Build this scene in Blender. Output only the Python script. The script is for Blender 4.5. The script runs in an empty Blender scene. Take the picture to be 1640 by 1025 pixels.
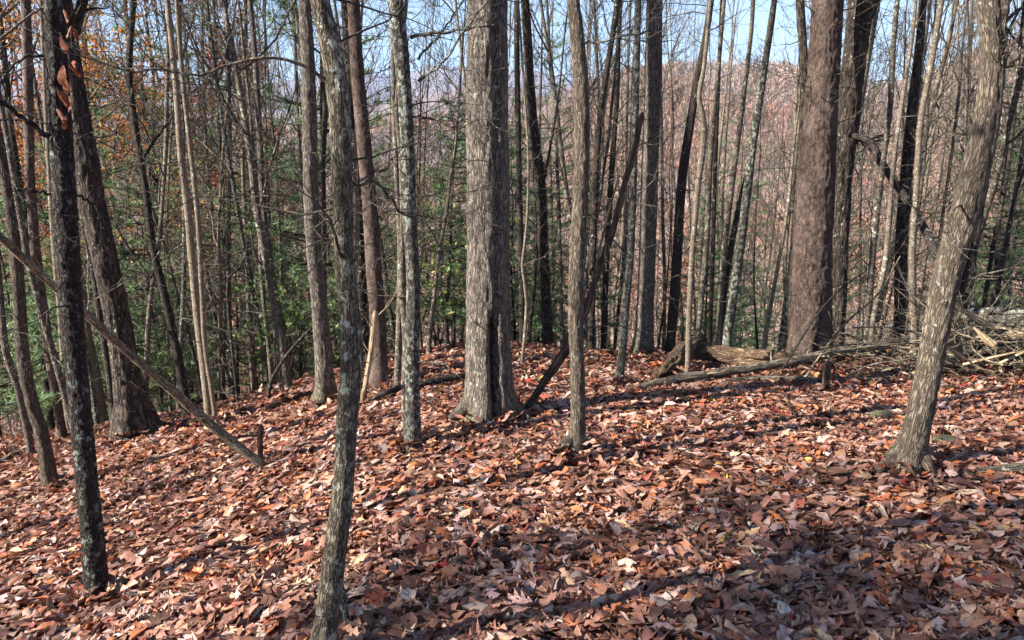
import bpy, math, random
import numpy as np
from mathutils import Vector

# ------------------------------------------------------------------ camera, sky, sun, exposure
sc = bpy.context.scene
W0, H0 = 1640.0, 1025.0
FPX = 1239.0
PITCH = math.radians(12.0)
CAMZ = 1.6
cam_d = bpy.data.cameras.new("camera")
cam = bpy.data.objects.new("camera", cam_d)
sc.collection.objects.link(cam)
cam.location = (0, 0, CAMZ)
cam.rotation_euler = (math.radians(90) - PITCH, 0, 0)
cam_d.sensor_fit = 'HORIZONTAL'
cam_d.sensor_width = 36.0
cam_d.lens = FPX / W0 * 36.0
cam_d.clip_start = 0.05
cam_d.clip_end = 30000
sc.camera = cam

SUN_AZ = math.radians(-111)      # direction towards the sun, measured from +Y to +X
SUN_EL = math.radians(29)
world = bpy.data.worlds.new("World")
sc.world = world
world.use_nodes = True
wn = world.node_tree
sky = wn.nodes.new("ShaderNodeTexSky")
sky.sky_type = 'NISHITA'
sky.sun_disc = False
sky.sun_elevation = SUN_EL
sky.sun_rotation = SUN_AZ
sky.altitude = 600
sky.air_density = 1.0
sky.dust_density = 0.2
sky.ozone_density = 1.5
bg = wn.nodes["Background"]
bg.inputs[1].default_value = 0.06
wn.links.new(sky.outputs[0], bg.inputs[0])

sun_d = bpy.data.lights.new("sun", 'SUN')
sun_d.energy = 5.0
sun_d.angle = math.radians(0.53)
sun_d.color = (1.0, 0.93, 0.82)
sun = bpy.data.objects.new("sun", sun_d)
sc.collection.objects.link(sun)
sdir = Vector((math.sin(SUN_AZ) * math.cos(SUN_EL), math.cos(SUN_AZ) * math.cos(SUN_EL), math.sin(SUN_EL)))
sun.rotation_euler = sdir.to_track_quat('Z', 'Y').to_euler()
sun.location = sdir * 60

vs = sc.view_settings
vs.view_transform = 'Standard'
vs.look = 'None'
vs.exposure = 2.0
vs.gamma = 1.0
vs.use_curve_mapping = False
cy = sc.cycles
cy.max_bounces = 4
cy.diffuse_bounces = 3
cy.glossy_bounces = 2
cy.transmission_bounces = 3
cy.volume_bounces = 0
cy.use_denoising = True
cy.caustics_reflective = False
cy.caustics_refractive = False

# ------------------------------------------------------------------ helpers
RNG = np.random.default_rng(7)
random.seed(7)
COL = sc.collection
PERM = np.random.default_rng(3).integers(0, 1 << 16, 4096)

def hash3(ix, iy, iz):
    h = PERM[ix & 4095]
    h = PERM[(h + iy) & 4095]
    h = PERM[(h + iz) & 4095]
    return h / 65536.0

def vnoise(x, y, z):
    x, y, z = np.broadcast_arrays(x, y, z)
    xi, yi, zi = np.floor(x).astype(int), np.floor(y).astype(int), np.floor(z).astype(int)
    fx, fy, fz = x - xi, y - yi, z - zi
    fx = fx * fx * (3 - 2 * fx); fy = fy * fy * (3 - 2 * fy); fz = fz * fz * (3 - 2 * fz)
    r = 0
    for a in (0, 1):
        for b in (0, 1):
            for c in (0, 1):
                w = (fx if a else 1 - fx) * (fy if b else 1 - fy) * (fz if c else 1 - fz)
                r = r + w * hash3(xi + a, yi + b, zi + c)
    return r * 2 - 1

def smooth(a, b, x):
    if a > b: return 1 - smooth(b, a, x)
    t = np.clip((x - a) / (b - a), 0, 1)
    return t * t * (3 - 2 * t)

def softplus(x, k):
    return k * np.logaddexp(0, x / k)

cp, sp_ = math.cos(PITCH), math.sin(PITCH)
def ray(px, py):
    a = (px - W0 / 2) / FPX
    b = (H0 / 2 - py) / FPX
    return np.array([a, cp + b * sp_, -sp_ + b * cp])

def azel(px, py):
    d = ray(px, py)
    return math.atan2(d[0], d[1]), d[2] / math.hypot(d[0], d[1])

# ---- terrain
def interp_px(pts, drop=0):
    q = sorted(azel(x, y + drop) for x, y in pts)
    return np.array([a for a, _ in q]), np.array([e for _, e in q])
R_NEAR = interp_px([(-700, 230), (-200, 215), (300, 222), (570, 200), (700, 192), (800, 188), (880, 165), (940, 140), (990, 122), (1100, 108),
                    (1290, 116), (1400, 150), (1480, 136), (1560, 100), (1640, 72), (1800, 50), (2300, 40)], 14)
R_MID = interp_px([(-700, 190), (0, 190), (300, 185), (570, 165), (660, 158), (760, 150), (850, 160), (1000, 190), (1300, 230), (2300, 230)], 0)
R_FAR = interp_px([(-700, 130), (-200, 118), (100, 125), (330, 140), (480, 128), (570, 113), (640, 126), (700, 108), (770, 116), (850, 112),
                   (930, 132), (1100, 150), (1500, 180), (2300, 180)], 0)

def ground_z(x, y):
    x = np.asarray(x, float); y = np.asarray(y, float)
    r = np.hypot(x, y)
    left = softplus(-(x + 0.55), 0.28)
    hollow = 2.0 * np.tanh(0.225 * left / 2.0) * smooth(0.2, 3.2, y)
    yc = 12.8 - 2.3 * smooth(-1.5, 2.5, x) - 1.9 * smooth(-2.0, -5.5, x)
    se = 0.24 + 0.07 * smooth(-2.0, 3.0, x) + 0.03 * smooth(-2.0, -6.0, x)
    fwd = np.where(y > -25, -0.10 * y, 2.5 + 4 * np.tanh((-25 - y) / 40))
    z = fwd - hollow - se * softplus(y - yc, 1.0) + 0.9 * np.tanh(0.035 * np.maximum(x, 0) / 0.9)
    z = z + 0.05 * vnoise(x * 0.9, y * 0.9, 0.3) * smooth(0.5, 2, r) + 0.022 * vnoise(x * 2.7, y * 2.7, 7.3) + 0.5 * vnoise(x * 0.09, y * 0.09, 1.7) * smooth(16, 40, r)
    # mounds round the stems
    for mx, my, mh, ms in MOUNDS:
        z = z + mh * np.exp(-((x - mx) ** 2 + (y - my) ** 2) / (2 * ms * ms))
    far = smooth(55, 150, r)
    if np.any(far > 0):
        az = np.arctan2(x, y)
        h = np.full_like(z, -42.0)
        for (A, E), rr, wd in ((R_NEAR, 900.0, 520.0), (R_MID, 2600.0, 900.0), (R_FAR, 5600.0, 1700.0)):
            top = np.interp(az, A, E) * rr
            q = (r - rr) / wd
            b = np.where(q < 0, smooth(-1.35, 0, q), 1 - 0.8 * smooth(0, 1.3, q))
            h = np.maximum(h, -42 + (top + CAMZ + 42) * b)
        h = h + vnoise(x * 0.006, y * 0.006, 5.0) * 6 * smooth(150, 600, r) * (1 - smooth(800, 900, r) * 0.6)
        h = h + vnoise(x * 0.0022, y * 0.0022, 9.0) * 40 * smooth(1200, 2400, r) * (1 - 0.75 * np.exp(-((r - 5600) / 900) ** 2))
        behind = smooth(1.7, 2.4, np.abs(az))
        h = h * (1 - behind) + 10 * behind
        z = z * (1 - far) + h * far
    return z
MOUNDS = []

def on_ground(px, py, tmax=400.0):
    d = ray(px, py)
    t = np.linspace(0.5, tmax, 40000) if tmax > 100 else np.linspace(0.5, tmax, 8000)
    P = d[None, :] * t[:, None]
    below = (P[:, 2] + CAMZ) < ground_z(P[:, 0], P[:, 1])
    i = int(np.argmax(below)) if below.any() else len(t) - 1
    p = P[i]
    return np.array([p[0], p[1], float(ground_z(p[0], p[1]))])
# little rises at the foot of the big stems (positions found on the smooth slope)
_m = []
for q in ((790, 668, 0.10, 0.5), (1452, 755, 0.07, 0.4), (918, 728, 0.05, 0.3), (220, 672, 0.08, 0.6), (1250, 690, 0.05, 0.8), (600, 905, 0.05, 0.5)):
    g = on_ground(q[0], q[1], 60)
    _m.append((g[0], g[1], q[2], q[3]))
MOUNDS[:] = _m

# ---- mesh builder
class MB:
    def __init__(s):
        s.v = []; s.q = []; s.t = []; s.bk = []; s.c = []; s.n = 0
    def add(s, v, q=None, t=None, bk=None, c=None):
        v = np.asarray(v, float)
        s.v.append(v)
        if q is not None and len(q): s.q.append(np.asarray(q) + s.n)
        if t is not None and len(t): s.t.append(np.asarray(t) + s.n)
        s.bk.append(v if bk is None else bk)
        s.c.append(np.ones((len(v), 3)) if c is None else np.broadcast_to(c, (len(v), 3)))
        s.n += len(v)
    def mesh(s, name, mat, smooth_shade=True):
        me = bpy.data.meshes.new(name)
        if not s.n:
            return me
        v = np.concatenate(s.v)
        q = np.concatenate(s.q) if s.q else np.zeros((0, 4), int)
        t = np.concatenate(s.t) if s.t else np.zeros((0, 3), int)
        me.vertices.add(len(v)); me.vertices.foreach_set('co', v.astype(np.float32).ravel())
        loops = np.concatenate([q.ravel(), t.ravel()]).astype(np.int32)
        me.loops.add(len(loops)); me.loops.foreach_set('vertex_index', loops)
        st = np.concatenate([np.arange(len(q)) * 4, len(q) * 4 + np.arange(len(t)) * 3]).astype(np.int32)
        me.polygons.add(len(st)); me.polygons.foreach_set('loop_start', st)
        me.polygons.foreach_set('use_smooth', np.full(len(st), smooth_shade, bool))
        a = me.attributes.new('bk', 'FLOAT_VECTOR', 'POINT')
        a.data.foreach_set('vector', np.concatenate(s.bk).astype(np.float32).ravel())
        cc = np.concatenate(s.c)
        a = me.attributes.new('tint', 'FLOAT_COLOR', 'POINT')
        a.data.foreach_set('color', np.concatenate([cc, np.ones((len(cc), 1))], 1).astype(np.float32).ravel())
        me.update(calc_edges=True)
        me.validate()
        if mat is not None: me.materials.append(mat)
        return me

def frames(P):
    T = np.gradient(P, axis=0)
    T /= np.linalg.norm(T, axis=1)[:, None] + 1e-12
    n = np.cross(T[0], [0.0, 1.0, 0.05])
    if np.linalg.norm(n) < 1e-3: n = np.cross(T[0], [1.0, 0, 0])
    n /= np.linalg.norm(n)
    N = np.empty_like(P)
    for i in range(len(P)):
        n = n - T[i] * np.dot(n, T[i])
        n = n / (np.linalg.norm(n) + 1e-12)
        N[i] = n
    return T, N, np.cross(T, N)

def tube(mb, P, R, sides=6, disp=None, cap0=False, cap1=True, tint=None, off=0.0):
    P = np.asarray(P, float); R = np.asarray(R, float)
    n = len(P)
    T, N, B = frames(P)
    s = np.concatenate([[0], np.cumsum(np.linalg.norm(np.diff(P, axis=0), axis=1))]) + off
    th = np.arange(sides) / sides * 2 * math.pi
    ct, st = np.cos(th), np.sin(th)
    dirs = N[:, None, :] * ct[None, :, None] + B[:, None, :] * st[None, :, None]
    rm = max(float(np.median(R)), 0.004)
    bk = np.stack([np.broadcast_to(ct * rm, (n, sides)), np.broadcast_to(st * rm, (n, sides)), np.broadcast_to(s[:, None], (n, sides))], -1)
    rad = np.broadcast_to(R[:, None], (n, sides))
    if disp is not None:
        rad = rad + disp(bk, dirs, P, s)
    V = P[:, None, :] + dirs * rad[:, :, None]
    i = np.arange(n - 1)[:, None] * sides; j = np.arange(sides)[None, :]; k = (j + 1) % sides
    q = np.stack([i + j, i + k, i + sides + k, i + sides + j], -1).reshape(-1, 4)
    V = V.reshape(-1, 3); bk = bk.reshape(-1, 3); tr = []
    m = n * sides
    if cap0:
        V = np.vstack([V, P[0]]); bk = np.vstack([bk, [0, 0, s[0]]])
        tr += [(m, (a + 1) % sides, a) for a in range(sides)]; m += 1
    if cap1:
        V = np.vstack([V, P[-1]]); bk = np.vstack([bk, [0, 0, s[-1]]])
        b = (n - 1) * sides
        tr += [(m, b + a, b + (a + 1) % sides) for a in range(sides)]
    mb.add(V, q, tr, bk, tint)

def spline(P, n):
    """resample control rows (any columns) with Catmull-Rom, n samples evenly over chord length"""
    P = np.asarray(P, float)
    if len(P) == 2:
        return P[0] + (P[1] - P[0]) * np.linspace(0, 1, n)[:, None]
    d = np.concatenate([[0], np.cumsum(np.linalg.norm(np.diff(P[:, :3], axis=0), axis=1))])
    u = np.linspace(0, d[-1], n)
    m = np.gradient(P, d, axis=0)
    k = np.clip(np.searchsorted(d, u, 'right') - 1, 0, len(d) - 2)
    h = (d[k + 1] - d[k])[:, None]; t = ((u - d[k]) / (d[k + 1] - d[k]))[:, None]
    return ((2 * t**3 - 3 * t**2 + 1) * P[k] + (t**3 - 2 * t**2 + t) * h * m[k] + (-2 * t**3 + 3 * t**2) * P[k + 1] + (t**3 - t**2) * h * m[k + 1])

def grow(mb, p, d, L, r, level, rng, maxl=2, kids=6, up=0.15, wob=0.18, sides=(6, 4, 3, 3), leaf_pts=None):
    n = (9, 6, 4, 3)[min(level, 3)]
    P = [np.array(p, float)]; d = np.array(d, float)
    for i in range(n):
        d = d + rng.normal(0, wob, 3) + np.array([0, 0, up * (0.5 + i / n)]) * 0.5
        d /= np.linalg.norm(d)
        P.append(P[-1] + d * L / n)
    P = np.array(P)
    R = r * (1 - 0.82 * np.linspace(0, 1, n + 1) ** 0.9)
    tube(mb, P, np.maximum(R, MINR), sides[min(level, 3)], cap1=False)
    if leaf_pts is not None and level >= 1:
        leaf_pts.append(P[1:])
    if level < maxl:
        for k in range(kids):
            t = 0.22 + 0.78 * (k + rng.random()) / kids
            x = t * n; i = min(int(x), n - 1)
            q = P[i] + (P[i + 1] - P[i]) * (x - i)
            ax = P[i + 1] - P[i]; ax /= np.linalg.norm(ax)
            s = np.cross(ax, rng.normal(0, 1, 3)); s /= np.linalg.norm(s) + 1e-9
            a = rng.uniform(0.55, 1.05)
            grow(mb, q, ax * math.cos(a) + s * math.sin(a), L * rng.uniform(0.28, 0.55) * (1.15 - 0.5 * t), max(r * (1 - 0.8 * t) * 0.6, 0.002), level + 1, rng,
                 maxl, max(3, int(kids * 0.75)), up, wob, sides, leaf_pts)

MINR = 0.0016
# ---- objects
def link(o, parent=None):
    COL.objects.link(o)
    if parent is not None: o.parent = parent
    return o
def tag(o, label=None, cat=None, group=None, kind=None):
    if label: o['label'] = label
    if cat: o['category'] = cat
    if group: o['group'] = group
    if kind: o['kind'] = kind
    return o
def empty(name, loc, label, cat, group=None):
    o = bpy.data.objects.new(name, None)
    o.empty_display_size = 0.1
    o.location = loc
    link(o)
    return tag(o, label, cat, group)
def part(name, me, parent, shift=True):
    """mesh data in world space -> child of an Empty that stands at the thing's base"""
    o = bpy.data.objects.new(name, me)
    link(o, parent)
    if shift: o.location = -Vector(parent.location)
    return o

# ------------------------------------------------------------------ materials
def srgb(r, g, b):
    f = lambda c: (c / 255 / 12.92) if c / 255 < 0.04045 else ((c / 255 + 0.055) / 1.055) ** 2.4
    return (f(r), f(g), f(b), 1.0)

class NT:
    def __init__(s, name):
        s.m = bpy.data.materials.new(name); s.m.use_nodes = True
        s.t = s.m.node_tree; s.b = s.t.nodes["Principled BSDF"]; s.out = s.t.nodes["Material Output"]
    def n(s, typ, **kw):
        x = s.t.nodes.new(typ)
        for k, v in kw.items(): setattr(x, k, v)
        return x
    def l(s, a, b): s.t.links.new(a, b)
    def attr(s, nm): return s.n("ShaderNodeAttribute", attribute_name=nm)
    def mapping(s, src, scale, loc=None):
        x = s.n("ShaderNodeMapping"); s.l(src, x.inputs[0]); x.inputs[3].default_value = scale
        if loc is not None: s.l(loc, x.inputs[1])
        return x.outputs[0]
    def noise(s, vec, scale, detail=4, rough=0.55, dist=0.0):
        x = s.n("ShaderNodeTexNoise"); s.l(vec, x.inputs['Vector'])
        x.inputs['Scale'].default_value = scale; x.inputs['Detail'].default_value = detail
        x.inputs['Roughness'].default_value = rough; x.inputs['Distortion'].default_value = dist
        return x
    def ramp(s, fac, stops):
        x = s.n("ShaderNodeValToRGB"); s.l(fac, x.inputs[0])
        e = x.color_ramp.elements
        while len(e) < len(stops): e.new(0.5)
        for k, (p, c) in enumerate(stops):
            e[k].position = p; e[k].color = c if len(c) == 4 else (*c, 1)
        return x.outputs[0]
    def math(s, op, a, b=None, clamp=False):
        x = s.n("ShaderNodeMath", operation=op, use_clamp=clamp)
        for k, v in ((0, a), (1, b)):
            if v is None: continue
            if isinstance(v, (int, float)): x.inputs[k].default_value = v
            else: s.l(v, x.inputs[k])
        return x.outputs[0]
    def mix(s, fac, a, b, mode='MIX'):
        x = s.n("ShaderNodeMix", data_type='RGBA', blend_type=mode)
        for k, v in ((0, fac), (6, a), (7, b)):
            if isinstance(v, (int, float)): x.inputs[k].default_value = v
            elif isinstance(v, tuple): x.inputs[k].default_value = v
            else: s.l(v, x.inputs[k])
        return x.outputs[2]

BLK, WHT = (0, 0, 0, 1), (1, 1, 1, 1)
def bark(name, dark, mid, light, scale=1.0, stretch=0.28, bump=0.6, lichen=0.0, lichen_col=(168, 176, 160), moss=0.0, plates=False, dist=0.012):
    M = NT(name)
    info = M.n("ShaderNodeObjectInfo")
    a = M.attr('bk')
    off = M.n("ShaderNodeCombineXYZ"); M.l(M.math('MULTIPLY', info.outputs['Random'], 37.0), off.inputs[2])
    v = M.mapping(a.outputs['Vector'], (1, 1, stretch), off.outputs[0])
    fine = M.noise(v, 90 * scale, 5, 0.65)
    big = M.noise(M.mapping(a.outputs['Vector'], (1, 1, 0.6), off.outputs[0]), 5, 4)
    if plates:
        warp = M.noise(v, 16 * scale, 4)
        wv = M.n("ShaderNodeMixRGB"); wv.blend_type = 'ADD'; wv.inputs[0].default_value = 0.09 / scale
        M.l(v, wv.inputs[1]); M.l(warp.outputs['Color'], wv.inputs[2])
        vor = M.n("ShaderNodeTexVoronoi", feature='DISTANCE_TO_EDGE'); M.l(wv.outputs[0], vor.inputs['Vector'])
        vor.inputs['Scale'].default_value = 30 * scale
        cell = M.n("ShaderNodeTexVoronoi", feature='F1'); M.l(wv.outputs[0], cell.inputs['Vector']); cell.inputs['Scale'].default_value = 30 * scale
        sepc = M.n("ShaderNodeSeparateColor"); M.l(cell.outputs['Color'], sepc.inputs[0])
        fis = M.ramp(M.math('ADD', vor.outputs['Distance'], M.math('MULTIPLY', M.math('SUBTRACT', fine.outputs['Fac'], 0.5), 0.16)), [(0.0, (.25, .25, .25, 1)), (0.09, WHT)])
        tone = M.math('ADD', M.math('MULTIPLY', sepc.outputs[0], 0.55), M.math('MULTIPLY', fine.outputs['Fac'], 0.5))
        body = M.ramp(tone, [(0.25, srgb(*mid)), (0.8, srgb(*light))])
        body = M.mix(M.math('MULTIPLY', M.ramp(big.outputs['Fac'], [(0.45, BLK), (0.7, WHT)]), 0.6), body, srgb(124, 108, 100))
    else:
        f1 = M.noise(M.mapping(v, (1, 1, 0.6)), 46 * scale, 2.0, 0.5, 0.25)
        f2 = M.noise(v, 24 * scale, 3, 0.55, 0.3)
        r1 = M.math('ABSOLUTE', M.math('SUBTRACT', f1.outputs['Fac'], 0.5))
        r2 = M.math('ABSOLUTE', M.math('SUBTRACT', f2.outputs['Fac'], 0.5))
        fis = M.ramp(M.math('MINIMUM', r1, M.math('MULTIPLY', r2, 1.4)), [(0.0, BLK), (0.03, (.3, .3, .3, 1)), (0.085, WHT)])
        body = M.ramp(fine.outputs['Fac'], [(0.3, srgb(*mid)), (0.68, srgb(*light))])
        body = M.mix(M.math('MULTIPLY', M.ramp(big.outputs['Fac'], [(0.35, BLK), (0.7, WHT)]), 0.8), body, srgb(*mid))
    col = M.mix(fis, srgb(*dark), body)
    hsv = M.n("ShaderNodeHueSaturation"); M.l(col, hsv.inputs['Color'])
    M.l(M.math('ADD', M.math('MULTIPLY', info.outputs['Random'], 0.5), 0.75), hsv.inputs['Value'])
    col = hsv.outputs[0]
    if lichen > 0:
        ln = M.noise(M.mapping(a.outputs['Vector'], (1, 1, 0.7), off.outputs[0]), 26, 6, 0.7)
        lm = M.ramp(ln.outputs['Fac'], [(0.64 - lichen * 0.22, BLK), (0.68 - lichen * 0.2, WHT)])
        lb = M.noise(M.mapping(a.outputs['Vector'], (1, 1, 0.5), off.outputs[0]), 2.2, 2)
        lm2 = M.math('MULTIPLY', lm, M.ramp(lb.outputs['Fac'], [(0.36, (0.15, 0.15, 0.15, 1)), (0.6, WHT)]))
        col = M.mix(lm2, col, srgb(*lichen_col))
    if moss > 0:
        sx = M.n("ShaderNodeSeparateXYZ"); M.l(a.outputs['Vector'], sx.inputs[0])
        h = M.math('ADD', sx.outputs[2], M.math('MULTIPLY', M.math('SUBTRACT', M.noise(a.outputs['Vector'], 9, 5, 0.7).outputs['Fac'], 0.42), 1.3))
        mm = M.ramp(h, [(0.0, WHT), (max(moss, 0.02), BLK)])
        mn = M.noise(a.outputs['Vector'], 60, 4)
        col = M.mix(M.math('MULTIPLY', mm, 0.85), col, M.ramp(mn.outputs['Fac'], [(0.35, srgb(50, 52, 28)), (0.7, srgb(104, 102, 56))]))
    M.l(col, M.b.inputs['Base Color'])
    M.b.inputs['Roughness'].default_value = 0.85
    M.b.inputs['Specular IOR Level'].default_value = 0.25
    hgt = M.math('ADD', M.math('MULTIPLY', fis, 0.8), M.math('MULTIPLY', fine.outputs['Fac'], 0.55))
    bp = M.n("ShaderNodeBump"); bp.inputs['Strength'].default_value = bump; bp.inputs['Distance'].default_value = dist
    M.l(hgt, bp.inputs['Height']); M.l(bp.outputs[0], M.b.inputs['Normal'])
    return M.m

BARK = {
    'greyp':  bark('weathered_silver_wood', (64, 54, 44), (146, 132, 110), (186, 174, 150), 1.6, 0.2, 0.7, 0.15),
    'oak':    bark('bark_oak_grey', (38, 33, 30), (104, 95, 87), (146, 136, 125), 2.2, 0.16, 0.7, 0.15, moss=0.3),
    'oakd':   bark('bark_oak_dark', (22, 18, 16), (66, 56, 49), (98, 86, 76), 0.8, 0.2, 1.0, 0.12, moss=0.12),
    'hick':   bark('bark_ridged_brown', (54, 46, 39), (104, 93, 81), (134, 122, 107), 2.2, 0.18, 0.8, 0.12, moss=0.05),
    'lich':   bark('bark_lichened', (30, 27, 25), (78, 70, 64), (118, 110, 102), 1.6, 0.45, 0.8, 0.6, (150, 158, 144)),
    'lichd':  bark('bark_dark_lichened', (18, 15, 14), (52, 43, 39), (84, 73, 67), 1.3, 0.5, 0.9, 0.34, (128, 136, 126)),
    'map':    bark('bark_maple', (48, 42, 34), (108, 98, 82), (146, 138, 118), 2.0, 0.3, 0.7, 0.4, (176, 180, 166), moss=0.0),
    'pine':   bark('bark_pine_red', (26, 19, 16), (58, 44, 39), (96, 80, 72), 1.35, 0.4, 0.6, 0.0, plates=True),
    'smooth': bark('bark_smooth_tan', (70, 60, 50), (128, 114, 98), (158, 146, 130), 2.4, 0.6, 0.35, 0.25),
    'thin':   bark('bark_thin_grey', (44, 38, 33), (96, 86, 76), (136, 126, 112), 2.0, 0.35, 0.5, 0.3),
    'dark':   bark('bark_thin_dark', (22, 19, 17), (58, 50, 44), (88, 78, 70), 1.8, 0.35, 0.6, 0.15),
    'dead':   bark('dead_wood', (40, 29, 23), (94, 74, 60), (140, 119, 100), 1.4, 0.1, 0.8),
    'pale':   bark('weathered_pale_wood', (96, 78, 58), (178, 156, 124), (212, 194, 164), 1.4, 0.06, 0.6),
    'grey':   bark('weathered_grey_wood', (44, 38, 32), (112, 100, 84), (154, 142, 122), 1.6, 0.09, 0.7, 0.25, moss=0.0),
    'rot':    bark('rotten_log_wood', (62, 47, 37), (102, 82, 65), (140, 118, 93), 2.2, 0.14, 1.0, moss=0.04),
}

def tint_mat(name, rough=0.5, transl=0.25, use_obj=False, detail=60, spec=0.4, vary=0.25):
    M = NT(name)
    if use_obj:
        src = M.n("ShaderNodeObjectInfo").outputs['Color']
    else:
        src = M.attr('tint').outputs['Color']
    bkv = M.attr('bk').outputs['Vector']
    n = M.noise(bkv, detail, 5, 0.65)
    f = M.ramp(n.outputs['Fac'], [(0.3, (1 - vary, 1 - vary, 1 - vary, 1)), (0.7, (1 + vary * 0.6,) * 3 + (1,))])
    col = M.mix(1.0, src, f, 'MULTIPLY')
    M.l(col, M.b.inputs['Base Color'])
    M.b.inputs['Roughness'].default_value = rough
    M.b.inputs['Specular IOR Level'].default_value = spec
    bp = M.n("ShaderNodeBump"); bp.inputs['Strength'].default_value = 0.35; bp.inputs['Distance'].default_value = 0.004
    M.l(n.outputs['Fac'], bp.inputs['Height']); M.l(bp.outputs[0], M.b.inputs['Normal'])
    if transl > 0:
        tr = M.n("ShaderNodeBsdfTranslucent"); M.l(col, tr.inputs['Color'])
        mx = M.n("ShaderNodeMixShader"); mx.inputs[0].default_value = transl
        M.l(M.b.outputs[0], mx.inputs[1]); M.l(tr.outputs[0], mx.inputs[2]); M.l(mx.outputs[0], M.out.inputs['Surface'])
    return M.m
MAT_LITTER = tint_mat('dry_leaves', 0.5, 0.2, False, 45, 0.35, 0.4)
MAT_LEAF = tint_mat('dry_leaf_single', 0.5, 0.2, True, 45, 0.35, 0.4)
MAT_FOLIAGE = tint_mat('autumn_foliage', 0.55, 0.4, False, 20)
MAT_NEEDLE = tint_mat('pine_needles', 0.45, 0.45, False, 20)
MAT_FAR = tint_mat('far_wood', 0.85, 0.15, False, 0.6, 0.1)

def ground_mat():
    M = NT('forest_ground')
    tc = M.n("ShaderNodeTexCoord").outputs['Object']
    wn_ = M.noise(tc, 22, 4, 0.7)
    wv = M.n("ShaderNodeMixRGB"); wv.blend_type = 'ADD'; wv.inputs[0].default_value = 0.12; M.l(tc, wv.inputs[1]); M.l(wn_.outputs['Color'], wv.inputs[2])
    vor = M.n("ShaderNodeTexVoronoi", feature='F1'); M.l(wv.outputs[0], vor.inputs['Vector']); vor.inputs['Scale'].default_value = 17
    sep = M.n("ShaderNodeSeparateColor"); M.l(vor.outputs['Color'], sep.inputs[0])
    c = M.ramp(sep.outputs[0], [(0.0, srgb(58, 38, 30)), (0.3, srgb(104, 68, 52)), (0.55, srgb(136, 88, 64)), (0.8, srgb(160, 106, 72)), (1.0, srgb(176, 146, 128))])
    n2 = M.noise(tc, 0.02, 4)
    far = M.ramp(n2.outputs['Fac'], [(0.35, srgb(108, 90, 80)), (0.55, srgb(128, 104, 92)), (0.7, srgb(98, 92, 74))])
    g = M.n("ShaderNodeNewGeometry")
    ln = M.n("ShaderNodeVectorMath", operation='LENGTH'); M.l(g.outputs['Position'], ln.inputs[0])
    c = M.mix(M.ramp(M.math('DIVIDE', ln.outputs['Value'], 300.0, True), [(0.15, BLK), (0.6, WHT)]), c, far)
    M.l(c, M.b.inputs['Base Color']); M.b.inputs['Roughness'].default_value = 0.85; M.b.inputs['Specular IOR Level'].default_value = 0.1
    bp = M.n("ShaderNodeBump"); bp.inputs['Strength'].default_value = 0.6; bp.inputs['Distance'].default_value = 0.03
    M.l(vor.outputs['Distance'], bp.inputs['Height']); M.l(bp.outputs[0], M.b.inputs['Normal'])
    return M.m

# ------------------------------------------------------------------ ground sheet
rr = [0.0]
r = 0.15
while r < 9000:
    rr.append(r); r *= 1.042
rr = np.array(rr + [9000.0])
aa = np.concatenate([np.radians(np.arange(-62, 62, 0.5)), np.radians(np.arange(62, 298, 4.0))])
na, nr = len(aa), len(rr)
X = rr[:, None] * np.sin(aa)[None]; Y = rr[:, None] * np.cos(aa)[None]
Z = ground_z(X, Y)
V = np.stack([X, Y, Z], -1).reshape(-1, 3)
i = np.arange(nr - 1)[:, None] * na; j = np.arange(na)[None]; k = (j + 1) % na
gm = MB()
gm.add(V, np.stack([i + j, i + k, i + na + k, i + na + j], -1).reshape(-1, 4)[:, ::-1])
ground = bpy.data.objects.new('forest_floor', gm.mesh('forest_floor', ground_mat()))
link(ground); tag(ground, kind='structure')

# ------------------------------------------------------------------ leaf litter
PAL = [((152, 108, 90), 17), ((134, 94, 80), 17), ((168, 122, 102), 13), ((114, 80, 68), 12), ((184, 152, 138), 10), ((174, 146, 137), 9), ((172, 104, 70), 5.5),
       ((184, 120, 82), 4), ((196, 158, 128), 4.5), ((92, 63, 54), 8), ((150, 48, 50), 0.22), ((196, 158, 84), 0.15), ((140, 74, 60), 3), ((198, 180, 168), 1.2)]
PALC = np.array([srgb(*c)[:3] for c, _ in PAL]); PALW = np.array([w for _, w in PAL], float); PALW /= PALW.sum()
def leaf_colours(n, rng):
    c = PALC[rng.choice(len(PALC), n, p=PALW)]
    return np.clip(c * rng.uniform(0.8, 1.16, (n, 1)) * rng.uniform(0.93, 1.07, (n, 3)), 0.01, 0.9)

def leaf_outline(kind, rng, ns):
    s = np.linspace(0, 1, ns)
    env = np.sin(np.pi * np.clip(s, 0.0, 1) ** 0.85) ** 0.8
    if kind == 'oak':
        lob = np.where(np.arange(ns) % 2 == 0, 0.30, 1.0)
        w = 0.34 * env * lob + 0.02
        w[-1] = 0.03; w[0] = 0.012
        wl = w * rng.uniform(0.85, 1.15, ns); wr = w * rng.uniform(0.85, 1.15, ns)
        yo = np.where(np.arange(ns) % 2 == 1, 0.09, 0.0)
    elif kind == 'maple':
        base = np.interp(s, [0, 0.12, 0.25, 0.38, 0.5, 0.62, 0.8, 1], [0.02, 0.25, 0.14, 0.52, 0.2, 0.25, 0.1, 0.01])
        wl = base * rng.uniform(0.9, 1.1, ns); wr = base * rng.uniform(0.9, 1.1, ns); yo = np.zeros(ns) + 0.05 * (base > 0.2)
    else:
        w = (0.22 if kind == 'beech' else 0.29) * env + 0.006
        if kind == 'chestnut': w = w * np.where(np.arange(ns) % 2 == 0, 0.9, 1.06)
        w[-1] = 0.004; w[0] = 0.008
        wl, wr, yo = w, w, np.zeros(ns)
    return s, wl, wr, yo

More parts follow.
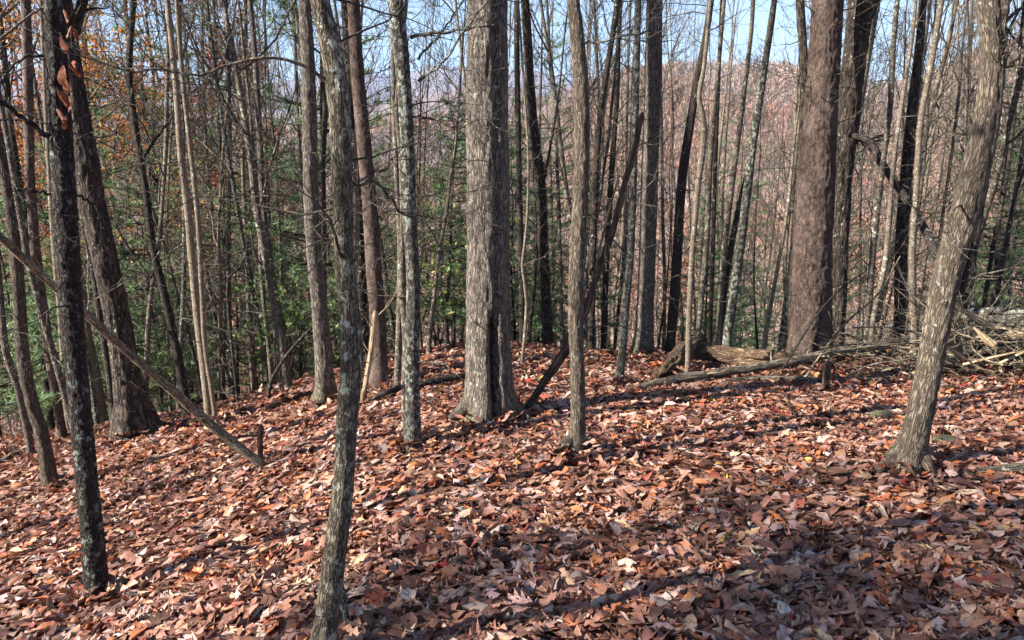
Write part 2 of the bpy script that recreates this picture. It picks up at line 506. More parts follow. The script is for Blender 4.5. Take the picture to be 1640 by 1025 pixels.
def leaf_shape(kind, ns, rng, curl):
    """one dry leaf, length 1 along +y, origin in its middle"""
    s, wl, wr, yo = leaf_outline(kind, rng, ns)
    fold = rng.normal(0.15, 0.45) * curl          # cross section: cupped or arched
    bend = rng.normal(0.2, 0.7) * curl            # along the midrib
    twist = rng.normal(0, 0.5) * curl
    V = np.zeros((ns, 3, 3))
    for c, sg, w in ((0, -1, wl), (1, 0, wl * 0), (2, 1, wr)):
        ang = fold * (1.6 * w / 0.3) + twist * (s - 0.5) * sg
        V[:, c, 0] = sg * w * np.cos(ang)
        V[:, c, 1] = s - 0.5 + (yo if sg else 0)
        V[:, c, 2] = w * np.sin(ang) + (rng.normal(0, 0.025, ns) * curl if sg else 0)
    t = (V[:, :, 1]) * bend
    if abs(bend) > 0.05:
        R = 1 / bend
        y, z = V[:, :, 1].copy(), V[:, :, 2].copy()
        V[:, :, 1] = (R - z) * np.sin(t); V[:, :, 2] = R - (R - z) * np.cos(t)
    V = V.reshape(-1, 3)
    i = np.arange(ns - 1)[:, None] * 3; j = np.array([0, 1])[None]
    q = np.stack([i + j, i + j + 1, i + j + 4, i + j + 3], -1).reshape(-1, 4)
    return V, q

def rot_stack(yaw, pitch, roll):
    cz, sz, cx, sx, cy_, sy = np.cos(yaw), np.sin(yaw), np.cos(pitch), np.sin(pitch), np.cos(roll), np.sin(roll)
    O, I = np.zeros_like(yaw), np.ones_like(yaw)
    Rz = np.stack([cz, -sz, O, sz, cz, O, O, O, I], -1).reshape(-1, 3, 3)
    Rx = np.stack([I, O, O, O, cx, -sx, O, sx, cx], -1).reshape(-1, 3, 3)
    Ry = np.stack([cy_, O, sy, O, I, O, -sy, O, cy_], -1).reshape(-1, 3, 3)
    return Rz @ Rx @ Ry

KINDS = ['oak', 'oak', 'oak', 'beech', 'chestnut', 'beech', 'maple', 'chestnut']
def in_view(x, y, z, margin=0.0):
    dz = z - CAMZ
    depth = y * cp - dz * sp_
    up = y * sp_ + dz * cp
    d = np.maximum(depth, 0.05)
    return (depth > 0.2) & (np.abs(x) / d < 0.662 + margin) & (np.abs(up) / d < 0.414 + margin)

def scatter(n, r0, r1, rng, side=False):
    """points in a wedge in front of the camera; side: only the strips left and right of it"""
    th = rng.uniform(-1.25, 1.25, n) if side else rng.uniform(-0.78, 0.78, n)
    u = rng.random(n)
    rad = np.sqrt(r0 * r0 + u * (r1 * r1 - r0 * r0))
    x, y = rad * np.sin(th), rad * np.cos(th)
    z = ground_z(x, y)
    k = in_view(x, y, z, 0.16)
    if side:
        d = np.maximum(y * cp - (z - CAMZ) * sp_, 0.0)
        k = ~k & (np.abs(x) < 0.67 * d + 2.6) & (y > -0.6)
    return x[k], y[k], z[k]

lit = MB()
lr = np.random.default_rng(11)
def litter(n, r0, r1, ns, variants, curl, lift, smin, smax, side=False):
    tpl = [leaf_shape(KINDS[v % len(KINDS)], ns, lr, curl) for v in range(variants)]
    x, y, z = scatter(n, r0, r1, lr, side)
    m = len(x)
    e = 0.05
    gx = (ground_z(x + e, y) - ground_z(x - e, y)) / (2 * e); gy = (ground_z(x, y + e) - ground_z(x, y - e)) / (2 * e)
    Rm = rot_stack(lr.uniform(0, 6.283, m), lr.normal(0, 0.22, m), lr.normal(0, 0.25, m))
    flip = lr.random(m) < 0.4
    Rm[flip] = Rm[flip] @ np.diag([1.0, -1.0, -1.0])
    size = lr.uniform(smin, smax, m)
    cols = leaf_colours(m, lr)
    vi = lr.integers(0, variants, m)
    for v in range(variants):
        k = np.nonzero(vi == v)[0]
        if not len(k): continue
        T, q = tpl[v]
        L = np.einsum('nij,vj->nvi', Rm[k], T) * size[k, None, None]
        L[:, :, 2] += gx[k, None] * L[:, :, 0] + gy[k, None] * L[:, :, 1]
        low = L[:, :, 2].min(1)
        base = np.stack([x[k], y[k], z[k] + np.maximum(-low * 0.55, 0) + lr.uniform(0.0, lift, len(k))], -1)
        P = (L + base[:, None, :])
        nv = len(T)
        Q = (q[None] + np.arange(len(k))[:, None, None] * nv).reshape(-1, 4)
        lit.add(P.reshape(-1, 3), Q, None, (T[None] * 0.14 + lr.uniform(0, 9, (len(k), 1, 3))).reshape(-1, 3), np.repeat(cols[k], nv, 0))
litter(15000, 1.6, 4.2, 7, 64, 0.85, 0.03, 0.055, 0.15)
litter(28000, 4.2, 8.0, 5, 40, 0.85, 0.035, 0.06, 0.145)
litter(24000, 8.0, 14.5, 4, 16, 0.85, 0.035, 0.085, 0.165)
litter(14000, 14.5, 34.0, 3, 8, 1.0, 0.05, 0.16, 0.28)
litter(24000, 0.8, 4.2, 4, 16, 0.85, 0.03, 0.07, 0.155, True)
litter(30000, 4.2, 9.5, 4, 16, 0.85, 0.03, 0.08, 0.165, True)
# the leaves that show largest: each one an object on top of the litter
singles = []
for v in range(36):
    T, q = leaf_shape(KINDS[v % len(KINDS)], 11, lr, 0.95)
    b = MB(); b.add(T * 0.12, q, None, T * 0.14)
    singles.append(b.mesh('leaf', MAT_LEAF, True))
x, y, z = scatter(3000, 1.9, 4.3, lr)
kk = in_view(x, y, z, -0.01)
x, y, z = x[kk], y[kk], z[kk]
o_ = np.argsort(np.hypot(x, y) + lr.uniform(0, 1.0, len(x)))
chosen = []
for i in o_:
    if all((x[i] - x[c]) ** 2 + (y[i] - y[c]) ** 2 > 0.016 for c in chosen):
        chosen.append(i)
    if len(chosen) == 296: break
lc = leaf_colours(len(chosen), lr)
for n_, i in enumerate(chosen):
    o = bpy.data.objects.new('leaf', singles[lr.integers(0, len(singles))])
    o.location = (x[i], y[i], z[i] + 0.04 + lr.uniform(0, 0.012))
    o.rotation_euler = (lr.normal(0, 0.24) + (math.pi if lr.random() < 0.4 else 0), lr.normal(0, 0.24), lr.uniform(0, 6.28))
    s = lr.uniform(0.7, 1.3); o.scale = (s, s, s)
    o.color = (*lc[n_], 1)
    link(o, ground)

# ------------------------------------------------------------------ traced trees
WIDE = 0.90
def plane_pts(base, pxs):
    """pixel path -> points in the upright plane through BASE that faces the viewer, with their radii"""
    az = math.atan2(base[0], base[1])
    n = np.array([math.sin(az), math.cos(az), 0.0])
    out = []
    for px, py, w in pxs:
        d = ray(px, py)
        t = np.dot(n, base[:3] - np.array([0, 0, 0])) / np.dot(n, d)
        p = d * t + np.array([0, 0, CAMZ])
        out.append([p[0], p[1], p[2], 0.5 * w / FPX * t * WIDE / math.hypot(1.0, d[0])])
    return np.array(out)

def bark_disp(amp, freq=38.0, stretch=0.16, lump=0.02, grooves=(), flare=None, seed=0.0):
    def f(bk, dirs, P, s):
        b = bk
        wob = vnoise(b[..., 0] * 9 + seed, b[..., 1] * 9, b[..., 2] * 3)
        a1 = vnoise(b[..., 0] * freq + wob * 1.2, b[..., 1] * freq + wob * 1.2, b[..., 2] * freq * stretch + seed)
        a2 = vnoise(b[..., 0] * freq * 2.3, b[..., 1] * freq * 2.3 + wob, b[..., 2] * freq * stretch * 2.6 + seed)
        d = amp * (1.0 - 2.2 * np.abs(a1)) + amp * 0.5 * a2
        d = d + lump * vnoise(b[..., 0] * 5 + seed, b[..., 1] * 5, b[..., 2] * 1.5)
        for (adir, awid, h0, h1, dep) in grooves:
            ad = np.array(adir) / np.linalg.norm(adir)
            cosang = np.clip(np.einsum('ijk,k->ij', dirs, ad), -1, 1)
            ang = np.arccos(cosang)
            hz = P[:, 2][:, None]
            d = d - dep * np.exp(-(ang / awid) ** 2) * smooth(h0, h0 + 0.1, hz) * (1 - smooth(h1 - 0.15, h1, hz))
        if flare is not None:
            (amt, hh, lobes, ph) = flare
            th = np.arctan2(dirs[..., 1], dirs[..., 0])
            hz = (s - s[0])[:, None]
            d = d + amt * np.exp(-np.maximum(hz - 0.3, 0) / hh) * (0.45 + 0.55 * np.cos(lobes * th + ph))
        return d
    return f

def crown_on(mb, top, dirv, rad, H, rng, n=9, spread=0.9):
    for k in range(n):
        a = rng.uniform(0, 6.283)
        t = rng.uniform(0.0, 1.0)
        p = top[0] + (top[-1] - top[0]) * t
        d = np.array([math.cos(a) * spread, math.sin(a) * spread, rng.uniform(0.35, 0.9)]); d /= np.linalg.norm(d)
        grow(mb, p, d, H * rng.uniform(0.22, 0.4), rad * rng.uniform(0.25, 0.4), 0, rng, 2, 4)

NEAR = {}
def traced(name, label, kind, px, D=None, near=0, H=14.0, twigs=10, branches=(), cat='tree', group=None, amp=None, roots=(), grooves=(), flare=None, crown=7, seed=None, top_taper=0.35, freq=38.0, stretch=0.16, twig_len=(0.25, 0.9), stop=False, twig_mat=None):
    rng = np.random.default_rng(int(abs(hash_str(label))))
    if D is None:
        base = on_ground(px[0][0], px[0][1], 90)
    else:
        az, _ = azel(px[0][0], px[0][1])
        base = np.array([math.sin(az) * D, math.cos(az) * D, 0]); base[2] = float(ground_z(base[0], base[1]))
    C = plane_pts(base, px)
    # run down into the ground
    p0 = C[0].copy()
    if D is not None and p0[2] > base[2] + 0.05:
        d = C[0] - C[1]; d /= max(abs(d[2]), 1e-3)
        hz = p0[2] - base[2]
        low = p0 + np.array([d[0] * hz * 0.4, d[1] * hz * 0.4, -hz, 0]); low[3] = p0[3] * 1.15
        gz = float(ground_z(low[0], low[1])); low[2] = gz
        C = np.vstack([low, C]); p0 = low
    foot = p0[:3].copy()
    und = p0.copy(); und[2] -= 0.3; und[3] *= 1.06
    C = np.vstack([und, C])
    vis_top = C[-1].copy()
    if not stop:
        d = C[-1, :3] - C[-3, :3]; d /= np.linalg.norm(d)
        rest = max(H - (vis_top[2] - foot[2]), 3.0)
        seg = []
        p = vis_top[:3].copy()
        for i in range(1, 6):
            d = d + rng.normal(0, 0.05, 3) + np.array([-d[0] * 0.25, -d[1] * 0.25, 0.15]); d /= np.linalg.norm(d)
            p = p + d * rest / 5
            seg.append([*p, vis_top[3] * (1 - (1 - 0.12) * i / 5)])
        C = np.vstack([C, seg])
    E = empty(name, foot, label, cat, group)
    length = np.sum(np.linalg.norm(np.diff(C[:, :3], axis=0), axis=1))
    mb = MB()
    sd = (hash_str(label) % 97) * 0.37
    if near:
        vis_len = vis_top[2] - foot[2] + 0.6
        n1 = int(vis_len / near)
        sides = int(np.clip(2 * math.pi * np.median(C[:, 3]) / (near * 0.65), 22, 100))
        # fine along the part one sees, coarser above
        S = spline(C, max(int(length / near), 20)); S[:, 3] = np.maximum(S[:, 3], 0.004)
        cut = int(np.argmax(S[:, 2] > vis_top[2] + 0.6)) if not stop else len(S)
        if cut == 0: cut = len(S)
        idx = np.concatenate([np.arange(cut), np.arange(cut, len(S), 12)]) if cut < len(S) else np.arange(len(S))
        if idx[-1] != len(S) - 1: idx = np.append(idx, len(S) - 1)
        S = S[idx]
        tube(mb, S[:, :3], S[:, 3], sides, bark_disp(amp or 0.004, freq, stretch, 0.05 * np.median(C[:, 3]), grooves, flare, sd), off=-0.3)
    else:
        S = spline(C, int(np.clip(length / 0.22, 14, 80))); S[:, 3] = np.maximum(S[:, 3], 0.004)
        tube(mb, S[:, :3], S[:, 3], 14 if np.max(C[:, 3]) > 0.08 else 9, bark_disp(0.05 * np.median(C[:, 3]), 20, 0.2, 0.09 * np.median(C[:, 3]), (), flare, sd), off=-0.3)
    tr = part('trunk', mb.mesh('trunk', BARK[kind]), E)
    for rt in roots:
        b = MB()
        R_ = plane_pts(base, rt)
        toward = np.array([-base[0], -base[1], 0]); toward /= np.linalg.norm(toward)
        for i in range(len(R_)):
            R_[i, :3] += toward * 0.10 * i / max(len(R_) - 1, 1)
            g = float(ground_z(R_[i, 0], R_[i, 1]))
            if i: R_[i, 2] = g + 0.10 * (1 - i / (len(R_) - 1)) + 0.45 * R_[i, 3] + 0.03
        Sx = spline(R_, 22)
        tube(b, Sx[:, :3], Sx[:, 3], 20, bark_disp((amp or 0.004) * 0.8, freq, stretch, 0.01, seed=sd), off=0.0)
        part('root', b.mesh('root', BARK[kind]), E)
    bm_ = twig_mat or kind
    for br in branches:
        b = MB()
        tilt = rng.uniform(-0.25, 0.25)
        Pb = plane_pts(base, br)
        az = math.atan2(base[0], base[1]); nn = np.array([math.sin(az), math.cos(az), 0])
        dist = np.linalg.norm(Pb[:, :3] - Pb[0, :3], axis=1)
        Pb[:, :3] += nn[None] * (dist * tilt)[:, None]
        Sx = spline(Pb, 28)
        Sx[:, :3] += np.stack([vnoise(np.arange(28) * 0.55, sd + c_, 0.0) for c_ in (1.0, 5.0, 9.0)], -1) * 0.012
        tube(b, Sx[:, :3], np.maximum(Sx[:, 3], 0.0018), 7)
        for k in range(7):
            i = int(rng.integers(6, 27)); ax = Sx[i, :3] - Sx[i - 1, :3]; ax /= np.linalg.norm(ax)
            s_ = np.cross(ax, rng.normal(0, 1, 3)); s_ /= np.linalg.norm(s_)
            grow(b, Sx[i, :3], ax * 0.7 + s_ * 0.7, rng.uniform(0.12, 0.5), max(Sx[i, 3] * 0.5, 0.0015), 1, rng, 2, 3, 0.05)
        part('branch', b.mesh('branch', BARK[bm_ if bm_ in BARK else 'thin']), E)
    # dead side twigs and the crown
    cb = MB()
    lo_i = np.nonzero(S[:, 2] > foot[2] + 0.7)[0]
    if not len(lo_i): lo_i = np.array([len(S) - 1])
    for k in range(twigs):
        i = int(rng.choice(lo_i[:max(1, int(len(lo_i) * 0.75))]))
        a = rng.uniform(0, 6.283)
        d = np.array([math.cos(a), math.sin(a), rng.uniform(-0.15, 0.5)]); d /= np.linalg.norm(d)
        grow(cb, S[i, :3] + d * S[i, 3] * 0.7, d, rng.uniform(*twig_len), rng.uniform(0.003, 0.008), 1, rng, 2, 4, 0.03, 0.2)
    if not stop:
        j0 = int(np.argmax(S[:, 2] > vis_top[2]))
        crown_on(cb, S[j0:, :3], None, max(vis_top[3], 0.02), H, rng, crown)
    if cb.n: tag(part('crown' if not stop else 'twigs', cb.mesh('crown', BARK[twig_mat or ('thin' if kind not in ('dark', 'oakd') else 'dark')]), E), kind=None if not stop else 'stuff')
    NEAR[label] = (E, C, base)
    return E

def hash_str(s):
    h = 5381
    for ch in s: h = (h * 33 + ord(ch)) & 0x7fffffff
    return h

# nearest stems
A = traced('lichened_tree', 'dark scaly trunk flecked with pale lichen, curled dead leaves caught high on it', 'lichd',
       [(157, 965, 47), (150, 880, 42), (138, 760, 40), (128, 650, 40), (118, 540, 42), (110, 430, 43), (103, 320, 44), (98, 220, 42), (92, 120, 40), (85, 0, 37)],
       near=0.012, amp=0.0035, freq=60, stretch=0.5, H=11, twigs=7,
       branches=[[(82, 88, 7), (55, 88, 6), (25, 103, 5), (0, 135, 5), (-40, 190, 3)], [(80, 218, 12), (50, 197, 10), (0, 165, 9), (-60, 140, 6)],
                 [(118, 305, 5), (140, 320, 4), (165, 340, 3), (182, 355, 2)], [(85, 310, 5), (50, 305, 4), (12, 305, 2)]])
B = traced('crooked_tree', 'slim crooked grey-brown trunk rising from the bottom edge, long bare branch reaching left', 'map',
       [(512, 1075, 52), (522, 1000, 43), (535, 900, 40), (545, 820, 38), (553, 730, 36), (558, 640, 38), (564, 570, 39), (562, 520, 36), (553, 430, 34), (549, 330, 34), (546, 230, 36), (541, 145, 40), (528, 70, 36), (512, 0, 34)],
       near=0.010, amp=0.0028, freq=70, stretch=0.28, H=9, twigs=6,
       branches=[[(538, 150, 8), (520, 125, 7), (490, 108, 6.5), (450, 98, 6), (410, 98, 6), (370, 106, 5.5), (320, 117, 5), (250, 115, 4.5), (200, 110, 4), (150, 98, 3.5), (95, 80, 3), (40, 45, 2)],
                 [(566, 293, 6), (605, 297, 5), (630, 322, 5), (648, 345, 4), (668, 352, 2.5)], [(553, 385, 4), (530, 382, 3), (500, 370, 2)]])
C_ = traced('great_oak', 'thickest grey oak in the middle, furrowed bark, dark split low in its trunk, mossy root', 'oak',
       [(783, 668, 96), (784, 640, 86), (783, 600, 79), (782, 520, 76), (782, 400, 75), (782, 300, 74), (781, 200, 73), (781, 100, 72), (780, 0, 71)],
       near=0.016, amp=0.007, freq=40, stretch=0.14, H=20, twigs=5, crown=12, flare=(0.055, 0.2, 4, 0.6),
       grooves=[((0.30, -1.0, 0), 0.18, -0.9, 0.40, 0.15), ((0.42, -0.9, 0), 0.12, 0.3, 3.0, 0.03)],
       roots=[[(768, 648, 46), (756, 672, 38), (742, 692, 26), (722, 706, 10)], [(812, 650, 30), (830, 664, 18), (842, 668, 8)]])
D_ = traced('straight_tree', 'straight slim tan-grey trunk with furrowed bark right of the great oak', 'hick',
       [(917, 727, 42), (924, 700, 31), (925, 680, 28), (925, 600, 26), (922, 500, 27), (925, 400, 27), (932, 250, 27), (932, 180, 27), (926, 80, 25), (918, 0, 23)],
       flare=(0.018, 0.09, 4, 0.3), near=0.010, amp=0.0032, freq=75, stretch=0.16, H=13, twigs=5, roots=[[(918, 706, 26), (906, 724, 18), (890, 737, 7)]],
       branches=[[(934, 70, 4), (960, 66, 3.5), (1000, 58, 3), (1045, 50, 2)]])
E_ = traced('leaning_tree', 'stout brown furrowed trunk leaning right in the right foreground, flared at the foot', 'hick',
       [(1448, 757, 74), (1458, 722, 58), (1467, 690, 50), (1478, 640, 47), (1497, 540, 47), (1515, 450, 50), (1537, 370, 54), (1560, 280, 53), (1582, 180, 47), (1588, 100, 45), (1582, 0, 43)],
       flare=(0.025, 0.12, 4, 0.9), near=0.011, amp=0.005, freq=60, stretch=0.16, H=12, twigs=5,
       roots=[[(1440, 725, 36), (1424, 752, 24), (1404, 772, 9)], [(1474, 728, 26), (1484, 744, 18), (1494, 756, 7)]],
       branches=[[(1594, 165, 20), (1602, 110, 19), (1607, 40, 18), (1612, -60, 15)], [(1602, 118, 9), (1614, 104, 6), (1620, 94, 3)],
                 [(1552, 312, 8), (1520, 165 + 160, 6), (1480, 350, 5)]])
F_ = traced('red_pine_tree', 'thick straight trunk of reddish scaly pine bark behind the fallen poles', 'pine',
       [(1296, 582, 82), (1298, 540, 75), (1299, 500, 71), (1302, 400, 68), (1308, 300, 64), (1313, 200, 60), (1320, 100, 58), (1326, 0, 56)],
       flare=(0.035, 0.2, 5, 0.2), near=0.016, amp=0.010, freq=30, stretch=0.35, H=22, twigs=34, crown=10, twig_len=(0.4, 1.7))
traced('black_oak', 'dark deeply furrowed trunk close behind the red pine, forking at the top', 'oakd',
       [(1336, 555, 36), (1340, 500, 32), (1345, 350, 35), (1352, 250, 37), (1364, 130, 41), (1374, 50, 45), (1380, 0, 48)], D=11.2,
       near=0.022, amp=0.009, freq=30, stretch=0.14, H=18, twigs=14,
       branches=[[(1372, 60, 26), (1390, 20, 24), (1408, -20, 22)], [(1362, 218, 12), (1390, 228, 11), (1402, 250, 10)]])
traced('slender_dark_tree', 'slender dark trunk hugging the left side of the red pine', 'oakd',
       [(1268, 560, 20), (1271, 480, 17), (1279, 350, 17), (1288, 200, 17), (1287, 100, 16), (1281, 0, 15)], D=10.4, near=0.022, amp=0.004, H=13, twigs=6)
H_ = traced('pale_oak', 'pale tan banded trunk on the crest with a mossy yellow foot', 'oak',
       [(1028, 572, 40), (1031, 540, 33), (1033, 500, 30), (1037, 400, 29), (1040, 300, 29), (1045, 150, 29), (1048, 0, 27)], near=0.022, amp=0.005, freq=40, H=17, twigs=22, flare=(0.03, 0.2, 4, 0))
I_ = traced('lichen_grey_tree', 'grey trunk crusted with pale green lichen, a thin stem twined against it', 'lich',
       [(662, 722, 32), (662, 690, 27), (661, 650, 26), (660, 560, 27), (662, 450, 25), (656, 350, 25), (653, 250, 26), (648, 150, 26), (640, 60, 27), (633, 0, 27)],
       flare=(0.014, 0.08, 4, 0.1), near=0.012, amp=0.0025, freq=80, stretch=0.5, H=14, twigs=10,
       branches=[[(655, 60, 7), (690, 55, 6), (740, 50, 4), (790, 42, 2.5)], [(668, 130, 7), (700, 110, 5), (740, 55, 4), (790, -10, 3)], [(668, 95, 5), (700, 60, 4), (745, -5, 3)], [(668, 190, 4), (720, 192, 3), (800, 190, 2)]])
traced('twining_stem', 'thin dark stem hugging the lichen-grey trunk in front', 'thin',
       [(653, 722, 13), (648, 640, 12), (650, 540, 13), (644, 460, 14), (645, 350, 10), (642, 250, 9), (636, 170, 9), (641, 110, 8), (646, 50, 7), (651, 0, 7)], D=None, near=0.014, amp=0.001, H=8, twigs=3, crown=3)
K_ = traced('dark_oak', 'dark furrowed oak trunk left of the crooked tree with a flared mossy foot', 'oak',
       [(522, 646, 50), (521, 620, 36), (519, 590, 31), (512, 500, 28), (501, 380, 26), (497, 250, 26), (494, 120, 24), (488, 0, 22)], near=0.02, amp=0.006, freq=36, H=17, twigs=6, flare=(0.05, 0.2, 4, 1.0))
L_ = traced('rust_pine_tree', 'slender rust-red pine trunk standing right of the crooked tree', 'pine',
       [(607, 622, 36), (607, 580, 31), (604, 500, 28), (598, 420, 27), (592, 330, 26), (580, 200, 25), (571, 100, 23), (566, 0, 22)], near=0.022, amp=0.004, freq=34, stretch=0.4, H=18, twigs=20)
traced('dark_oak_behind', 'near-black trunk showing between the crooked tree and the rust-red pine', 'oakd',
       [(586, 612, 24), (580, 500, 22), (574, 350, 21), (562, 200, 20), (556, 50, 19), (554, 0, 19)], D=12.4, H=17, twigs=8)
M_ = traced('big_leaning_oak', 'massive dark furrowed oak leaning left behind the lichen-flecked trunk', 'oakd',
       [(216, 672, 78), (208, 630, 58), (203, 600, 52), (190, 520, 47), (165, 400, 47), (150, 330, 46), (135, 240, 44), (120, 150, 39), (108, 60, 36), (100, 0, 34)], D=9.9,
       near=0.022, amp=0.011, freq=26, stretch=0.13, H=18, twigs=10, flare=(0.09, 0.3, 4, 0.5), branches=[[(112, 80, 22), (125, 30, 20), (138, -20, 18)]])
N_ = traced('bowed_tree', 'brown trunk bowing left at the left edge of the slope', 'hick',
       [(82, 788, 34), (77, 750, 28), (68, 700, 26), (50, 640, 24), (38, 580, 25), (31, 480, 23), (22, 380, 23), (8, 280, 21), (-12, 180, 20)], near=0.014, amp=0.004, freq=60, H=12, twigs=5)
traced('curved_sapling', 'thin curved sapling just left of the bowed brown trunk', 'thin',
       [(52, 738, 15), (44, 690, 14), (28, 620, 14), (10, 565, 14), (3, 500, 13), (-4, 420, 12)], near=0.02, amp=0.002, H=9, twigs=4)
traced('straight_pine_tree', 'straight brown pine trunk at far left behind the bowed trunk', 'pine',
       [(98, 690, 20), (78, 560, 19), (60, 430, 19), (49, 300, 19), (45, 150, 19), (41, 0, 18)], D=11.5, near=0.03, amp=0.004, H=18, twigs=16)
traced('pinkish_tree', 'pinkish smooth trunk half hidden by the lichen-flecked trunk', 'smooth',
       [(108, 660, 13), (98, 520, 12), (88, 400, 12), (78, 250, 11), (71, 100, 11), (66, 0, 10)], D=13.0, H=15, twigs=6)
traced('slanting_grey_tree', 'thin grey stem slanting left behind the bowed trunk', 'thin',
       [(122, 700, 15), (98, 610, 14), (72, 520, 14), (46, 420, 13), (30, 330, 12), (6, 190, 11)], D=8.0, H=11, twigs=5)
traced('tree_by_oak', 'thin dark trunk just left of the massive leaning oak', 'dark',
       [(183, 672, 15), (175, 600, 14), (162, 520, 13), (149, 430, 13), (138, 380, 12), (120, 250, 11)], D=10.6, H=13, twigs=5)
traced('pale_twin_tree', 'pale grey upright stem, the left and taller of the pair above the fallen pole', 'smooth',
       [(334, 660, 17), (328, 600, 16), (318, 520, 15), (306, 400, 14), (300, 330, 14), (290, 250, 13), (283, 150, 12), (268, 0, 11)], D=9.7, near=0.022, amp=0.0015, H=14, twigs=14,
       branches=[[(276, 265, 4), (255, 262, 3), (230, 262, 3), (215, 264, 2)]])
traced('pale_twin_tree', 'thinner grey stem, the right one of the pair above the fallen pole', 'smooth',
       [(345, 672, 10), (338, 620, 9), (328, 550, 9), (324, 480, 9), (316, 340, 9), (303, 220, 9), (292, 120, 8), (283, 0, 8)], D=9.5, near=0.022, amp=0.001, H=12, twigs=8)
traced('bent_dark_tree', 'dark bending trunk between the massive leaning oak and the pale pair', 'dark',
       [(297, 642, 17), (286, 575, 16), (264, 475, 15), (246, 400, 14), (233, 300, 13), (216, 200, 12), (207, 120, 12), (214, 0, 11)], D=11.0, near=0.03, amp=0.002, H=14, twigs=8,
       branches=[[(228, 255, 6), (255, 215, 5), (285, 175, 4)]])
traced('shadowed_tree', 'very thin stem standing against the right side of the dark oak', 'dark',
       [(514, 640, 10), (519, 500, 10), (519, 400, 9), (518, 250, 9), (521, 150, 9), (514, 60, 8)], D=11.5, H=13, twigs=5)
traced('ivy_tree', 'mottled trunk with dark evergreen leaves around it left of the dark oak', 'oak',
       [(462, 632, 17), (454, 540, 15), (440, 470, 13), (428, 400, 12), (420, 300, 12), (415, 200, 11), (406, 60, 10)], D=13.0, H=14, twigs=8)
traced('hooked_sapling', 'thin black sapling bent over like a hook among the young pines', 'dark',
       [(382, 655, 6), (372, 560, 6), (365, 480, 5.5), (365, 447, 5.5), (374, 432, 5), (389, 425, 4.5), (395, 405, 3.5), (397, 380, 2.5)], D=10.8, twigs=2, stop=True, cat='sapling')
traced('arched_stick', 'dark stick arching up to the right beside the dark oak', 'dark',
       [(429, 652, 8), (433, 615, 7.5), (455, 575, 7), (478, 547, 6), (500, 525, 5)], D=10.6, twigs=1, stop=True, cat='sapling')
traced('lower_stem', 'short grey stem close behind the lichen-grey trunk', 'thin',
       [(636, 652, 14), (637, 600, 13), (640, 500, 12), (641, 400, 11), (634, 250, 10), (630, 100, 9)], D=8.6, H=12, twigs=4)
# on and behind the crest
R_T = traced('wavy_dark_tree', 'dark wavy trunk on the crest just right of the pale tan oak', 'dark',
       [(1073, 562, 20), (1078, 500, 19), (1084, 420, 18), (1089, 330, 17), (1092, 290, 17), (1105, 200, 15), (1120, 110, 13), (1130, 60, 12), (1139, 0, 11)], D=10.6, near=0.03, amp=0.002, H=15, twigs=12)
traced('tan_sapling', 'smooth tan sapling in front of the rotten log, kinked high up', 'smooth',
       [(1101, 605, 11), (1104, 500, 10), (1109, 400, 10), (1118, 300, 10), (1126, 190, 11), (1120, 160, 9), (1127, 110, 8), (1138, 0, 7)], near=0.02, amp=0.0006, H=10, twigs=5, crown=4)
traced('spotted_tree', 'slim spotted grey trunk leaning right just left of the pale tan oak', 'lich',
       [(991, 620, 17), (997, 560, 15), (1003, 480, 14), (1009, 420, 13), (1014, 300, 13), (1018, 150, 13), (1022, 0, 12)], near=0.018, amp=0.0015, H=13, twigs=12)
traced('pale_birchlike_tree', 'pale lichened trunk, dark higher up, leaning right left of the red pine', 'lich',
       [(1164, 552, 17), (1172, 490, 16), (1181, 430, 16), (1195, 320, 15), (1210, 200, 14), (1218, 150, 13), (1240, 0, 11)], D=12.0, near=0.03, amp=0.002, H=14, twigs=12)
